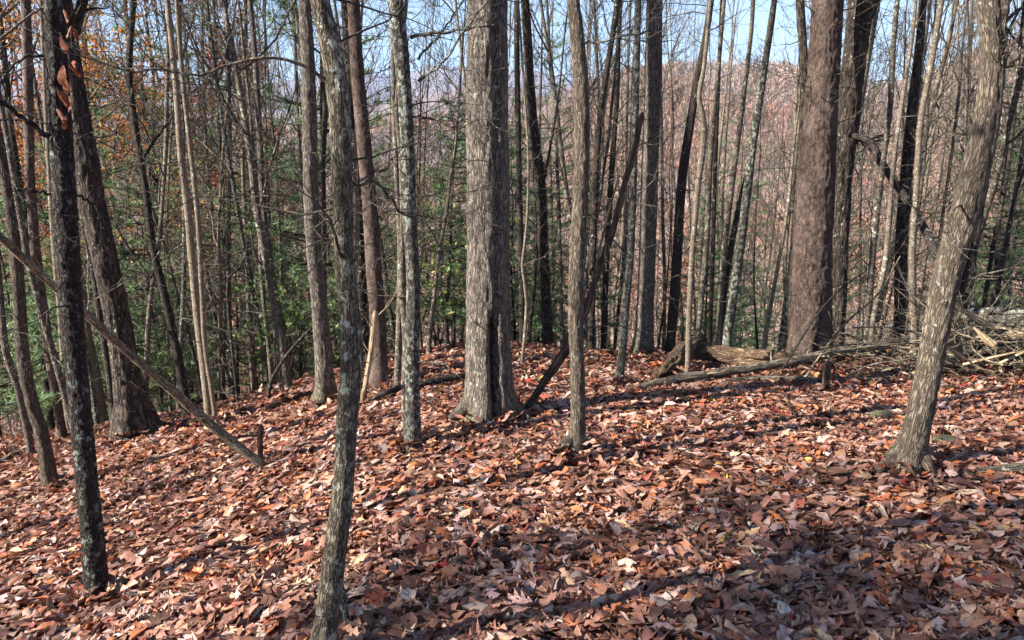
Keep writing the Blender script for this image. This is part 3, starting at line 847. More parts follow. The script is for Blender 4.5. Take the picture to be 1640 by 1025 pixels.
for k_, (lab, kd, pth, DD) in enumerate([
    ('thin grey trunk leaning right behind the tan sapling', 'thin', [(1150, 552, 11), (1160, 400, 11), (1172, 300, 10), (1190, 160, 9), (1206, 0, 8)], 13.5),
    ('thin grey trunk standing close right of the tan sapling', 'thin', [(1117, 556, 11), (1124, 470, 11), (1131, 400, 10), (1138, 250, 9), (1152, 90, 8), (1160, 0, 7)], 12.8),
    ('slim upright trunk in the gap right of the tan sapling', 'dark', [(1136, 554, 9), (1141, 420, 8), (1146, 250, 8), (1152, 100, 7), (1156, 0, 6)], 14.5),
    ('dark leaning trunk crossing the pale lichened one left of the red pine', 'dark', [(1150, 556, 13), (1165, 430, 12), (1184, 330, 11), (1204, 250, 11), (1218, 150, 11), (1238, 20, 10)], 14.0),
    ('whitish stem leaning right close to the red pine', 'smooth', [(1226, 548, 8), (1236, 480, 8), (1247, 420, 7), (1262, 330, 6), (1275, 200, 5)], 11.5),
    ('dark trunk at the left end of the crest between great oak and straight slim trunk', 'oakd', [(882, 636, 20), (876, 520, 19), (870, 400, 19), (866, 300, 19), (852, 180, 17), (845, 60, 15)], 12.5),
    ('dark upright trunk just right of the great oak', 'dark', [(838, 606, 12), (836, 480, 11), (833, 350, 11), (830, 200, 10), (828, 0, 9)], 11.0),
    ('pale sinuous thin stem right of the great oak', 'smooth', [(832, 620, 6), (840, 540, 6), (843, 470, 6), (836, 430, 5), (842, 380, 5), (846, 250, 4), (840, 150, 4)], 9.0),
    ('dark trunk close behind the straight slim trunk', 'dark', [(946, 590, 13), (948, 480, 13), (952, 330, 12), (962, 180, 11), (985, 30, 10)], 12.0),
    ('upright dark trunk between the straight slim trunk and the spotted one', 'dark', [(966, 580, 12), (970, 450, 11), (978, 300, 10), (988, 150, 9), (992, 0, 8)], 13.0),
    ('forking dark trunk left of the leaning foreground tree', 'oakd', [(1440, 552, 24), (1442, 450, 22), (1446, 350, 23), (1454, 250, 22), (1460, 180, 20), (1470, 100, 17), (1478, 0, 15)], 11.0),
    ('grey smooth stem with a peeled pale foot left of the leaning foreground tree', 'smooth', [(1464, 558, 16), (1462, 480, 14), (1461, 400, 13), (1468, 300, 12), (1475, 190, 12), (1490, 110, 12), (1508, 0, 11)], 9.6),
    ('brown stem swaying right of the black oak', 'thin', [(1386, 566, 13), (1393, 470, 13), (1404, 340, 12), (1414, 260, 11), (1425, 180, 11), (1430, 80, 10), (1437, 0, 9)], 10.0),
    ('crooked tan stem crossing the swaying brown one', 'smooth', [(1392, 568, 10), (1402, 490, 10), (1416, 430, 10), (1424, 350, 9), (1430, 270, 8), (1445, 160, 8), (1458, 80, 7)], 9.8),
    ('dark trunk leaning right behind the leaning foreground tree', 'oakd', [(1543, 500, 24), (1556, 400, 23), (1572, 300, 22), (1590, 200, 20), (1600, 80, 18)], 11.5),
    ('thin dark stem at the right edge beyond the brush', 'dark', [(1578, 478, 9), (1590, 400, 9), (1606, 320, 8), (1622, 210, 7), (1634, 60, 6)], 13.0),
    ('slanting thin stem at the far right edge', 'dark', [(1598, 470, 7), (1612, 390, 7), (1622, 330, 6), (1650, 240, 5)], 12.5)]):
    traced('woodland_tree', lab, kd, pth, D=DD, H=14, twigs=12 if k_ < 14 else 8, group='trees along the crest', twig_len=(0.3, 1.2))

# leaves drifted against the feet of the near stems
def drift(x0, y0, r0, n, width=0.22):
    T_, q_ = [], []
    for v in range(14):
        T, q = leaf_shape(KINDS[v % len(KINDS)], 7, lr, 1.0); T_.append(T); q_.append(q)
    cols = leaf_colours(n, lr)
    for k in range(n):
        a = lr.uniform(0, 6.283); rad = r0 + abs(lr.normal(0, width))
        x, y = x0 + math.cos(a) * rad, y0 + math.sin(a) * rad
        steep = max(0.0, 1 - (rad - r0) / 0.25)
        Rm = rot_stack(np.array([a - 1.57]), np.array([lr.normal(0.5 * steep, 0.3)]), np.array([lr.normal(0, 0.35)]))[0]
        if lr.random() < 0.5: Rm = Rm @ np.array([[0, -1.0, 0], [1, 0, 0], [0, 0, 1]])
        T = T_[k % 14]
        P = T @ Rm.T * lr.uniform(0.07, 0.15) + np.array([x, y, float(ground_z(x, y)) + 0.03 + 0.06 * steep + lr.uniform(0, 0.03)])
        lit.add(P, q_[k % 14], None, T * 0.14 + lr.uniform(0, 9, 3), cols[k])
for lab, (E, Cc, bb) in NEAR.items():
    Dd = math.hypot(bb[0], bb[1])
    if Dd < 10.5:
        drift(E.location[0], E.location[1], float(Cc[1, 3]) * 1.05, int(26 + 260 * float(Cc[1, 3])), 0.12 + 0.6 * float(Cc[1, 3]))
lo = bpy.data.objects.new('leaf_litter', lit.mesh('leaf_litter', MAT_LITTER, True))
link(lo, ground); tag(lo, kind='stuff')


# ------------------------------------------------------------------ fallen wood
def wood(name, label, kind, pts, cat, sides=12, amp=0.1, twigs=0, group=None, n=30, caps=True, seed=1.0, jag=0.0):
    """pts: (x, y, z, r) world rows"""
    rng = np.random.default_rng(hash_str(label))
    S = spline(np.array(pts, float), n)
    S[:, 3] = np.maximum(S[:, 3], 0.002)
    mb = MB()
    if jag:
        S = np.vstack([S, S[-1] + (S[-1] - S[-2]) * 1.0]); S[-1, 3] = S[-2, 3] * 0.25
    med = float(np.median(S[:, 3]))
    tube(mb, S[:, :3], S[:, 3], sides, bark_disp(med * amp, min(2.0 / med, 60), 0.12, med * amp * 1.6, seed=seed), cap0=caps, cap1=caps)
    base = S[0, :3]
    E = empty(name, base, label, cat, group)
    part('stem', mb.mesh('stem', BARK[kind]), E)
    if twigs:
        b = MB()
        for k in range(twigs):
            i = int(rng.integers(3, len(S) - 1)); ax = S[i, :3] - S[i - 1, :3]; ax /= np.linalg.norm(ax)
            s_ = np.cross(ax, rng.normal(0, 1, 3)); s_ /= np.linalg.norm(s_); s_[2] = abs(s_[2])
            grow(b, S[i, :3], ax * 0.5 + s_ * 0.8, rng.uniform(0.2, 0.7), max(S[i, 3] * 0.3, 0.002), 1, rng, 2, 3, 0.05)
        tag(part('twigs', b.mesh('twigs', BARK[kind]), E), kind='stuff')
    return E
def gpt(px, py, w, lift=0.0, maxd=60):
    g = on_ground(px, py, maxd)
    d = np.linalg.norm(g[:2])
    rad = 0.5 * w / FPX * d * 1.05
    return [g[0], g[1], g[2] + lift + rad * 0.6, rad]
def ppt(px, py, w, D):
    """point on the pixel ray at horizontal distance D"""
    d = ray(px, py); t = D / math.hypot(d[0], d[1])
    p = d * t + np.array([0, 0, CAMZ])
    return [p[0], p[1], p[2], 0.5 * w / FPX * t]
def dist_at(px, py): 
    g = on_ground(px, py, 60); return math.hypot(g[0], g[1])

d0 = dist_at(420, 750)
wood('leaning_pole', 'long bare fallen pole slanting down from the far left to the leaf floor', 'greyp',
     [gpt(424, 752, 15), ppt(350, 690, 15, d0 - 0.05), ppt(270, 620, 14, d0 - 0.15), ppt(200, 560, 13, d0 - 0.25), ppt(145, 510, 13, d0 - 0.35), ppt(75, 448, 11, d0 - 0.45), ppt(-5, 375, 10, d0 - 0.6), ppt(-90, 300, 8, d0 - 0.7)], 'fallen branch', twigs=5, n=50)
g = gpt(418, 742, 11)
wood('thin_stump', 'short rotten stub standing beside the lower end of the long fallen pole', 'dead', [[g[0], g[1], g[2] - 0.1, g[3]], [g[0], g[1], g[2] + 0.1, g[3] * 0.95], ppt(418, 686, 8, dist_at(418, 742))], 'stump', 9, 0.2, n=14, jag=1)
d0 = dist_at(843, 658)
wood('leaning_snag', 'brown barkless broken trunk leaning right behind the straight slim trunk', 'dead',
     [gpt(842, 661, 13), ppt(868, 617, 13, d0 + .05), ppt(905, 562, 13, d0 + .1), ppt(938, 494, 12, d0 + .15), ppt(962, 424, 11, d0 + .2), ppt(981, 370, 10, d0 + .25), ppt(1001, 292, 8, d0 + .3), ppt(1018, 232, 8, d0 + .35), ppt(1027, 186, 5, d0 + .4)], 'dead tree', 14, 0.2, n=70, jag=1, twigs=3)
wood('bent_branch', 'pale thin bare stem bending beside the leaning snag', 'pale', [ppt(948, 500, 4, d0 + .3), ppt(955, 430, 4, d0 + .3), ppt(972, 350, 4, d0 + .3), ppt(992, 280, 3, d0 + .3)], 'branch', 6, 0.05, n=16)
wood('rotten_log', 'thick crumbling brown log lying on the crest behind the tan sapling', 'rot',
     [gpt(1104, 588, 17, 0.12), gpt(1150, 588, 22, 0.11), gpt(1200, 590, 19, 0.09), gpt(1240, 590, 21, 0.07), gpt(1285, 588, 17, 0.05)], 'log', 44, 0.34, n=110)
wood('rotten_log', 'mossy rotten log end propped at the left of the crumbling log', 'rot',
     [gpt(1052, 612, 16, 0.0), gpt(1075, 603, 22, 0.06), gpt(1100, 590, 26, 0.18), gpt(1122, 582, 22, 0.24)], 'log', 34, 0.34, n=60)
wood('fallen_pole', 'long dark fallen pole lying across the crest in front of the red pine', 'grey',
     [gpt(1003, 627, 10, 0.0), gpt(1080, 619, 12, 0.05), gpt(1160, 611, 13, 0.08), gpt(1250, 603, 13, 0.12), gpt(1330, 595, 13, 0.18), gpt(1400, 588, 12, 0.22), gpt(1455, 580, 11, 0.26)], 'fallen branch', 14, 0.12, 6, n=60)
wood('fallen_pole', 'thinner grey fallen pole just below the long dark one on the crest', 'grey',
     [gpt(1150, 615, 7, 0.02), gpt(1230, 614, 8, 0.04), gpt(1330, 617, 7, 0.03), gpt(1425, 618, 5, 0.02)], 'fallen branch', 10, 0.1, 5, n=40)
d0 = dist_at(1290, 608)
wood('springing_stick', 'thin pale stick springing up rightwards in front of the red pine', 'grey', [ppt(1288, 608, 4, d0), ppt(1306, 580, 4, d0), ppt(1332, 545, 4, d0), ppt(1362, 510, 3.5, d0), ppt(1400, 478, 3, d0), ppt(1442, 410, 2, d0)], 'stick', 6, 0.05, 3, n=24)
wood('springing_stick', 'thin dark stick curving up across the foot of the red pine', 'dark', [ppt(1254, 590, 4, d0), ppt(1285, 540, 3.5, d0), ppt(1318, 492, 3, d0), ppt(1350, 460, 2.5, d0), ppt(1388, 433, 2, d0)], 'stick', 6, 0.05, 2, n=24)
g = gpt(1322, 628, 12)
wood('short_stump', 'small broken stump standing in leaves in front of the red pine', 'dead', [[g[0], g[1], g[2] - 0.1, g[3]], [g[0], g[1], g[2] + 0.12, g[3]], ppt(1326, 582, 10, dist_at(1322, 628))], 'stump', 12, 0.2, n=16, jag=1)
wood('arched_log', 'pale barkless log arching up to the right edge', 'pale',
     [gpt(1462, 606, 12, 0.0), gpt(1505, 594, 15, 0.03), gpt(1535, 590, 16, 0.16), gpt(1572, 588, 16, 0.27), gpt(1620, 588, 17, 0.33), gpt(1700, 590, 17, 0.34)], 'log', 18, 0.15, 4, n=60)
wood('dark_log', 'thick dark fibrous log under the pale arching one', 'oakd', [gpt(1512, 590, 22, 0.02), gpt(1560, 590, 32, 0.03), gpt(1620, 590, 38, 0.04), gpt(1710, 590, 42, 0.04)], 'log', 34, 0.16, n=60)
wood('pale_branch', 'short pale splintered branch beside the foot of the leaning foreground tree', 'pale', [gpt(1422, 592, 9, 0.0), gpt(1445, 588, 12, 0.03), gpt(1475, 580, 12, 0.09), gpt(1492, 575, 8, 0.14)], 'fallen branch', 12, 0.2, n=24)
def far_gpt(px, D, w, lift):
    az, _ = azel(px, 500); x_, y_ = math.sin(az) * D, math.cos(az) * D
    return [x_, y_, float(ground_z(x_, y_)) + lift, 0.5 * w / FPX * D]
wood('lichened_log', 'lichen-spotted log lying high on the brush at the right edge', 'lich', [far_gpt(1535, 9.3, 15, .62), far_gpt(1580, 9.2, 19, .66), far_gpt(1640, 9.1, 21, .66), far_gpt(1720, 9.0, 21, .62)], 'log', 24, 0.22, 3, n=50)
wood('bare_branch', 'grey curved branch reaching left out of the brush toward the leaning tree', 'grey', [far_gpt(1522, 8.2, 7, .86), far_gpt(1548, 8.3, 8, .72), far_gpt(1575, 8.4, 9, .62), far_gpt(1612, 8.5, 9, .55)], 'fallen branch', 10, 0.12, 5, n=26)
wood('splintered_wood', 'short pale splinter jutting up from the arching log', 'pale', [far_gpt(1600, 8.1, 12, .42), far_gpt(1578, 8.1, 11, .52), far_gpt(1562, 8.1, 3, .60)], 'splinter', 10, 0.25, n=14)
wood('low_log', 'lichened grey branch half sunk in leaves at the right edge', 'grey', [gpt(1508, 768, 8, 0.0), gpt(1560, 765, 12, 0.015), gpt(1620, 762, 14, 0.02), gpt(1720, 760, 14, 0.02)], 'fallen branch', 16, 0.12, n=40)
d0 = dist_at(1500, 590)
wood('leaning_dead_branch', 'dark dead limb slanting from the forking trunk down to the leaning tree', 'dark', [ppt(1362, 216, 10, 10.9), ppt(1392, 226, 11, 10.8), ppt(1412, 262, 11, 10.7), ppt(1442, 305, 12, 10.5), ppt(1472, 350, 12, 10.3), ppt(1500, 408, 12, 10.1), ppt(1530, 480, 12, 10.0), ppt(1552, 545, 12, 10.0)], 'fallen branch', 10, 0.12, 5, n=40)
wood('fallen_dead_tree', 'dark fallen stem lying behind the lichen-grey trunk', 'dark', [gpt(582, 648, 8, 0.0), gpt(625, 636, 9, 0.05), gpt(690, 622, 9, 0.06), gpt(750, 612, 9, 0.06)], 'fallen branch', 10, 0.12, 3, n=30)
d0 = dist_at(582, 648)
wood('broken_snag', 'pale broken thin snag leaning beside the rust-red pine', 'pale', [gpt(580, 647, 9), ppt(588, 600, 8, d0), ppt(596, 550, 8, d0), ppt(600, 505, 7, d0)], 'dead tree', 10, 0.15, 6, n=20, jag=1)
wood('lichened_stick', 'white-lichened stick poking up beside the foot of the crooked tree', 'lich', [gpt(556, 1040, 11), ppt(554, 985, 11, dist_at(556, 1010)), ppt(548, 945, 9, dist_at(556, 1000)), ppt(543, 918, 6, dist_at(556, 990))], 'stick', 10, 0.12, n=18)
for lab, pth in (('thin twig lying on leaves left of the crooked tree foot', [(398, 1012, 3), (440, 972, 4), (490, 938, 4), (515, 922, 3)]),
                 ('forked dark twig lying on leaves right of the crooked tree foot', [(556, 975, 5), (590, 952, 5), (625, 934, 4), (665, 925, 3)]),
                 ('long thin twig lying across leaves below the straight slim trunk', [(575, 945, 3), (620, 955, 4), (680, 972, 4), (740, 992, 3)]),
                 ('bare twig lying on leaves in front of the small stump', [(1232, 622, 3), (1262, 658, 4), (1312, 694, 3), (1335, 700, 2)]),
                 ('dark twig lying on the slope below the massive leaning oak', [(196, 782, 3), (235, 768, 4), (268, 755, 3)]),
                 ('pale branch lying at the left edge of the slope', [(-30, 760, 6), (10, 742, 7), (42, 724, 5)]),
                 ('mossy branch lying at the far left behind the bowed trunk', [(-40, 705, 9), (0, 692, 10), (38, 676, 7)]),
                 ('thin branch lying just left of the leaning foreground tree', [(1330, 690, 4), (1365, 697, 6), (1405, 704, 5)]),
                 ('dark stick on the slope at the foot of the bent dark trunk', [(262, 690, 6), (290, 668, 6), (320, 655, 4)])):
    wood('fallen_twig', lab, 'grey' if 'pale' in lab or 'mossy' in lab else 'dark', [gpt(a, b, w, 0.03) for a, b, w in pth], 'twig', 6, 0.08, 4, n=20)

# tangle of fine dead twigs between the red pine and the right edge
br = MB(); rg = np.random.default_rng(5)
for k in range(250):
    px = rg.uniform(1400, 1720); D = rg.uniform(8.4, 10.8)
    az, _ = azel(px, 520); x_, y_ = math.sin(az) * D, math.cos(az) * D
    hmax = 0.12 + 0.55 * smooth(1430, 1610, px)
    p = np.array([x_, y_, float(ground_z(x_, y_)) + rg.uniform(0.0, 1) ** 1.5 * hmax])
    a = rg.uniform(0, 6.28)
    grow(br, p, [math.cos(a), math.sin(a), rg.normal(0.05, 0.22)], rg.uniform(0.5, 1.7), rg.uniform(0.0025, 0.006) + 0.016 * rg.random() ** 4, 1, rg, 2, 3, -0.02, 0.16)
o = bpy.data.objects.new('brush', br.mesh('brush', BARK['greyp'])); link(o)
tag(o, 'tangle of dead grey twigs heaped behind the fallen logs at right', 'brush', kind='stuff')

ORDL = ['first', 'second', 'third', 'fourth', 'fifth', 'sixth', 'seventh', 'eighth']
for k, px in enumerate(sorted(rg.uniform(1450, 1670, 16))):
    D = rg.uniform(8.2, 9.6); az, _ = azel(px, 520); a = rg.uniform(-0.5, 0.5) + (3.14 if rg.random() < .5 else 0); L = rg.uniform(.7, 1.6)
    x_, y_ = math.sin(az) * D, math.cos(az) * D
    h0, h1 = rg.uniform(.02, .25), rg.uniform(.1, .55); rr_ = rg.uniform(.009, .022); pts = []
    for t in np.linspace(0, 1, 5):
        q = np.array([x_ + math.cos(a) * L * t + rg.normal(0, .04), y_ + math.sin(a) * L * t + rg.normal(0, .04)])
        pts.append([q[0], q[1], float(ground_z(q[0], q[1])) + .03 + h0 + (h1 - h0) * t + .12 * math.sin(3.1 * t), rr_ * (1 - .6 * t)])
    tone = 'pale' if k % 2 else 'silvery'
    wood('brush_branch', f"{ORDL[k // 2]} of the loose {tone} branches in the brush heap, counted from its left end", 'pale' if k % 2 else 'greyp', pts, 'fallen branch', 8, .12, 3, 'branches in the brush heap', 20, seed=k * 1.7)

# curled dead leaves caught on the lichen-flecked trunk
EA, CA, bA = NEAR['dark scaly trunk flecked with pale lichen, curled dead leaves caught high on it']
for (px, py, s) in ((104, 30, .05), (110, 55, .05), (101, 75, .06), (114, 105, .07), (99, 122, .07), (105, 140, .06), (118, 118, .06), (100, 160, .07), (108, 168, .06), (96, 186, .06), (103, 198, .05), (120, 60, .05)):
    p = plane_pts(bA, [(px, py, 1)])[0]
    tw = -np.array([bA[0], bA[1], 0]) / np.linalg.norm(bA[:2])
    o = bpy.data.objects.new('dead_leaf', singles[3 + 2 * (int(px) % 2)])
    link(o, EA)
    o.location = Vector(p[:3] + tw * 0.075) - EA.location
    o.rotation_euler = (rg.normal(1.5, 0.3), rg.normal(0, 0.4), rg.uniform(-0.8, 0.8) + 2.9)
    q_ = s / 0.09; o.scale = (q_, q_, q_); o.color = (0.20, 0.055, 0.025, 1)

# small mossy stones
def stone(loc, s, label):
    rng = np.random.default_rng(hash_str(label))
    b = MB(); n1, n2 = 14, 10
    th = np.linspace(0, 2 * math.pi, n1, endpoint=False); ph = np.linspace(0.02, math.pi - 0.02, n2)
    X_ = np.sin(ph)[:, None] * np.cos(th); Y_ = np.sin(ph)[:, None] * np.sin(th); Z_ = np.cos(ph)[:, None] + 0 * th
    rad = 1 + 0.3 * vnoise(X_ * 1.7 + s * 50, Y_ * 1.7, Z_ * 1.7)
    V_ = np.stack([X_ * rad, Y_ * rad * 0.6, Z_ * rad * 0.35], -1).reshape(-1, 3) * s
    i_ = np.arange(n2 - 1)[:, None] * n1; j_ = np.arange(n1)[None]; k_ = (j_ + 1) % n1
    b.add(V_, np.stack([i_ + j_, i_ + n1 + j_, i_ + n1 + k_, i_ + k_], -1).reshape(-1, 4))
    o = bpy.data.objects.new('mossy_stone', b.mesh('mossy_stone', MOSS)); o.location = loc; link(o); tag(o, label, 'stone')
Mm = NT('moss'); nn_ = Mm.noise(Mm.attr('bk').outputs['Vector'], 30, 5)
Mm.l(Mm.ramp(nn_.outputs['Fac'], [(0.3, srgb(38, 37, 30)), (0.55, srgb(64, 66, 44)), (0.75, srgb(96, 94, 82))]), Mm.b.inputs['Base Color'])
Mm.b.inputs['Roughness'].default_value = 0.95; MOSS = Mm.m
for px, py, s, lab in ((1412, 672, .12, 'dark mossy stone in leaves left of the leaning foreground tree'), (1515, 712, .10, 'grey stone in leaves right of the leaning foreground tree'),
                       (190, 945, .06, 'small green mossy lump beside the lichen-flecked trunk foot')):
    g = on_ground(px, py, 60); stone((g[0], g[1], g[2] + 0.03), s, lab)

# ------------------------------------------------------------------ background trees (prototypes shared by copies)
def proto_bare(seed, H, r, kids=16, lowt=0.28, leaves=0, pal=None, lsize=0.09):
    rng = np.random.default_rng(seed)
    n = 16
    P = [np.zeros(3)]; d = np.array([rng.normal(0, .04), rng.normal(0, .04), 1.0])
    for i in range(n):
        d = d + np.array([rng.normal(0, .06), rng.normal(0, .06), 0.12]); d /= np.linalg.norm(d)
        P.append(P[-1] + d * H / n)
    P = np.array(P); P[0, 2] -= 0.4
    R = r * (1 - 0.9 * np.linspace(0, 1, n + 1)); R[0] *= 1.35; R[1] *= 1.05
    tb = MB(); S = spline(np.hstack([P, R[:, None]]), 36); tube(tb, S[:, :3], np.maximum(S[:, 3], .006), 9, bark_disp(r * .05, 14, .2, r * .12, seed=seed * 1.0))
    cb = MB(); lp = [] if leaves else None
    for k in range(kids):
        t = lowt + (0.97 - lowt) * (k + rng.random()) / kids
        x = t * n; i = min(int(x), n - 1); q = P[i] + (P[i + 1] - P[i]) * (x - i)
        a = k * 2.4 + rng.normal(0, .5); el = rng.uniform(0.35, 0.95) + 0.5 * t
        d = np.array([math.cos(a), math.sin(a), el]); d /= np.linalg.norm(d)
        grow(cb, q, d, H * rng.uniform(0.16, 0.3) * (1.25 - 0.75 * t), max(r * (1 - .9 * t) * .5, .006), 0, rng, 2, 7, 0.2, 0.15, leaf_pts=lp)
    for k in range(24):       # dead low twigs
        t = rng.uniform(0.05, 0.45); i = int(t * n); q = P[i] + (P[i + 1] - P[i]) * (t * n - i)
        a = rng.uniform(0, 6.28)
        grow(cb, q, [math.cos(a), math.sin(a), rng.uniform(-.1, .4)], rng.uniform(.5, 2.0), .008, 1, rng, 2, 4, 0.0, 0.2)
    fb = None
    if leaves:
        fb = MB(); pts = np.concatenate(lp)
        pts = pts[rng.integers(0, len(pts), leaves)] + rng.normal(0, 0.10, (leaves, 3))
        fb_add(fb, pts, lsize, pal, rng)
    return tb, cb, fb
def fb_add(fb, pts, size, pal, rng):
    n = len(pts)
    Rm = rot_stack(rng.uniform(0, 6.28, n), rng.normal(0, .9, n), rng.normal(0, .9, n))
    T = np.array([[0, -.5, 0], [.32, 0, .08], [0, .5, 0], [-.32, 0, .08]])
    V_ = np.einsum('nij,vj->nvi', Rm, T) * (size * rng.uniform(.7, 1.4, n))[:, None, None] + pts[:, None]
    pc = np.array([srgb(*c)[:3] for c in pal]); c = pc[rng.integers(0, len(pc), n)] * rng.uniform(.7, 1.3, (n, 1))
    fb.add(V_.reshape(-1, 3), np.arange(n * 4).reshape(n, 4), None, None, np.repeat(c, 4, 0))

def proto_pine(seed, H, r, base_t=0.12, tuft=0.11, dens=1.0, droop=0.0, reach=0.28):
    rng = np.random.default_rng(seed)
    tb = MB(); n = 14
    P = np.stack([np.cumsum(rng.normal(0, .02, n + 1)), np.cumsum(rng.normal(0, .02, n + 1)), np.linspace(-.3, H, n + 1)], -1)
    tube(tb, P, np.maximum(r * (1 - .95 * np.linspace(0, 1, n + 1)), .004), 9)
    cb, nb = MB(), MB(); tips = []; dirs = []
    z = H * base_t
    while z < H * 0.98:
        t = z / H
        x0 = np.array([np.interp(z, P[:, 2], P[:, 0]), np.interp(z, P[:, 2], P[:, 1]), z])
        L = H * reach * (1 - t) ** 0.7 * (0.55 + 0.45 * min(1, t / 0.25)) + 0.12
        for k in range(int(rng.integers(4, 6))):
            a = rng.uniform(0, 6.28); d = np.array([math.cos(a), math.sin(a), rng.uniform(0.0, .35) - droop]); d /= np.linalg.norm(d)
            l = L * rng.uniform(.6, 1.1)
            m = 5; pp = x0 + d * np.linspace(0, l, m)[:, None]; pp[:, 2] += .10 * l * np.linspace(0, 1, m) ** 2 + rng.normal(0, .02 * l, m)
            tube(cb, pp, np.linspace(.011 + .003 * l, .003, m), 4, cap1=False)
            nt = max(3, int(l * 7 * dens))
            for q in range(nt):
                u = rng.uniform(.3, 1.0) if q else 1.0
                side = np.cross(d, [0, 0, 1]) * rng.choice([-1, 1])
                sl = rng.uniform(.05, .34) * l * (1.15 - u) + .06
                sd_ = d * .75 + side * .7 + np.array([0, 0, .15]); sd_ /= np.linalg.norm(sd_)
                b0 = x0 + d * l * u; b0[2] += .10 * l * u * u
                tip = b0 + sd_ * sl
                tube(cb, np.array([b0, tip]), np.array([.003, .0015]), 3, cap1=False)
                for e in np.linspace(.45, 1, max(1, int(sl / .12))):
                    tips.append(b0 + (tip - b0) * e); dirs.append(sd_)
        z += rng.uniform(.28, .5) * max(.6, H / 9)
    tips, dirs = np.array(tips), np.array(dirs)
    k = 15; nt = len(tips)
    base = np.repeat(tips, k, 0); dd = np.repeat(dirs, k, 0) * .75 + rng.normal(0, .62, (nt * k, 3)); dd /= np.linalg.norm(dd, axis=1)[:, None]
    s = np.cross(dd, rng.normal(0, 1, dd.shape)); s /= np.linalg.norm(s, axis=1)[:, None]
    l = (tuft * rng.uniform(.7, 1.3, nt * k))[:, None]; w = .0062 * tuft / .11
    V_ = np.stack([base - s * w, base + s * w, base + dd * l], 1).reshape(-1, 3)
    pc = np.array([srgb(*c)[:3] for c in ((112, 142, 98), (128, 158, 108), (98, 130, 92), (142, 168, 118), (152, 170, 124))])
    c = np.repeat(pc[rng.integers(0, len(pc), nt)] * rng.uniform(.75, 1.25, (nt, 1)), k * 3, 0)
    nb.add(V_, None, np.arange(len(V_)).reshape(-1, 3), None, c)
    return tb, cb, nb

PROTO = {}
MINR = 0.0036
def reg(key, res, bkind, ckind, fmat=None):
    tb, cb, fb = res
    PROTO[key] = (tb.mesh('trunk', BARK[bkind]), cb.mesh('crown', BARK[ckind]), fb.mesh('foliage', fmat, False) if fb else None)
for s_ in range(5): reg(('bare', s_), proto_bare(20 + s_, 17 + s_ % 3 * 2, 0.10 + .02 * (s_ % 3), 18, .3), ('thin', 'dark', 'smooth', 'lich', 'thin')[s_], ('thin', 'thin', 'smooth', 'thin', 'smooth')[s_])
for s_ in range(4): reg(('sap', s_), proto_bare(40 + s_, 7 + s_, 0.032 + .006 * s_, 13, .2), ('dark', 'thin', 'smooth', 'thin')[s_], ('thin', 'thin', 'smooth', 'thin')[s_])
OR = ((188, 116, 50), (198, 138, 62), (168, 96, 48), (204, 158, 80), (148, 88, 54)); RU = ((140, 66, 40), (160, 80, 48), (118, 56, 38), (176, 98, 60)); PK = ((178, 132, 112), (190, 146, 124), (164, 110, 92), (196, 162, 138))
reg(('orange', 0), proto_bare(60, 14, .11, 20, .22, 5000, OR, .09), 'dark', 'dark', MAT_FOLIAGE)
reg(('russet', 0), proto_bare(61, 13, .11, 20, .22, 6500, RU, .095), 'dark', 'dark', MAT_FOLIAGE)
reg(('buff', 0), proto_bare(62, 15, .10, 18, .25, 2600, PK, .11), 'thin', 'thin', MAT_FOLIAGE)
reg(('buff', 1), proto_bare(63, 9, .06, 16, .15, 1800, PK + RU, .11), 'thin', 'thin', MAT_FOLIAGE)
reg(('yellow', 0), proto_bare(64, 9, .06, 16, .15, 2600, ((166, 156, 74), (142, 142, 72), (178, 164, 88)), .09), 'thin', 'thin', MAT_FOLIAGE)
reg(('pine', 0), proto_pine(70, 5.5, .05, .12, .12, 1.3), 'dark', 'dark', MAT_NEEDLE)
reg(('pine', 1), proto_pine(71, 7.5, .07, .12, .13, 1.1), 'dark', 'dark', MAT_NEEDLE)
reg(('pine', 2), proto_pine(72, 4.0, .035, .1, .12, 1.4), 'dark', 'dark', MAT_NEEDLE)
reg(('tallpine', 0), proto_pine(73, 17, .17, .38, .17, .8, 0.02, .22), 'pine', 'dark', MAT_NEEDLE)

def plant(key, x, y, rz, sx, sz, name, label, cat, group, tilt=(0, 0)):
    E = empty(name, (x, y, float(ground_z(x, y)) - 0.05), label, cat, group)
    E.rotation_euler = (tilt[0], tilt[1], rz); E.scale = (sx, sx, sz)
    for nm, me in zip(('trunk', 'crown', 'foliage'), PROTO[key]):
        if me is not None: link(bpy.data.objects.new(nm, me), E)
    return E

bg_r = np.random.default_rng(99)
used = [(e[2][0], e[2][1]) for e in NEAR.values()]
def free(x, y, gap):
    return all((x - a) ** 2 + (y - b) ** 2 > gap * gap for a, b in used)
LAND = [(-9999, 'the left edge'), (110, 'the lichen-flecked trunk'), (185, 'the massive leaning oak'), (310, 'the pale pair'), (508, 'the dark oak'), (555, 'the crooked tree'), (657, 'the lichen-grey trunk'),
        (782, 'the great oak'), (925, 'the straight slim trunk'), (1038, 'the pale tan oak'), (1105, 'the tan sapling'), (1195, 'the pale lichened trunk'), (1305, 'the red pine'), (1400, 'the swaying brown stem'), (1530, 'the leaning foreground tree'), (9999, 'the right edge')]
ORD = ['nearest'] + [w + ' nearest' for w in ('second', 'third', 'fourth', 'fifth', 'sixth', 'seventh', 'eighth', 'ninth', 'tenth', 'eleventh', 'twelfth', 'thirteenth', 'fourteenth', 'fifteenth', 'sixteenth', 'seventeenth', 'eighteenth', 'nineteenth', 'twentieth')]
PENDING = []
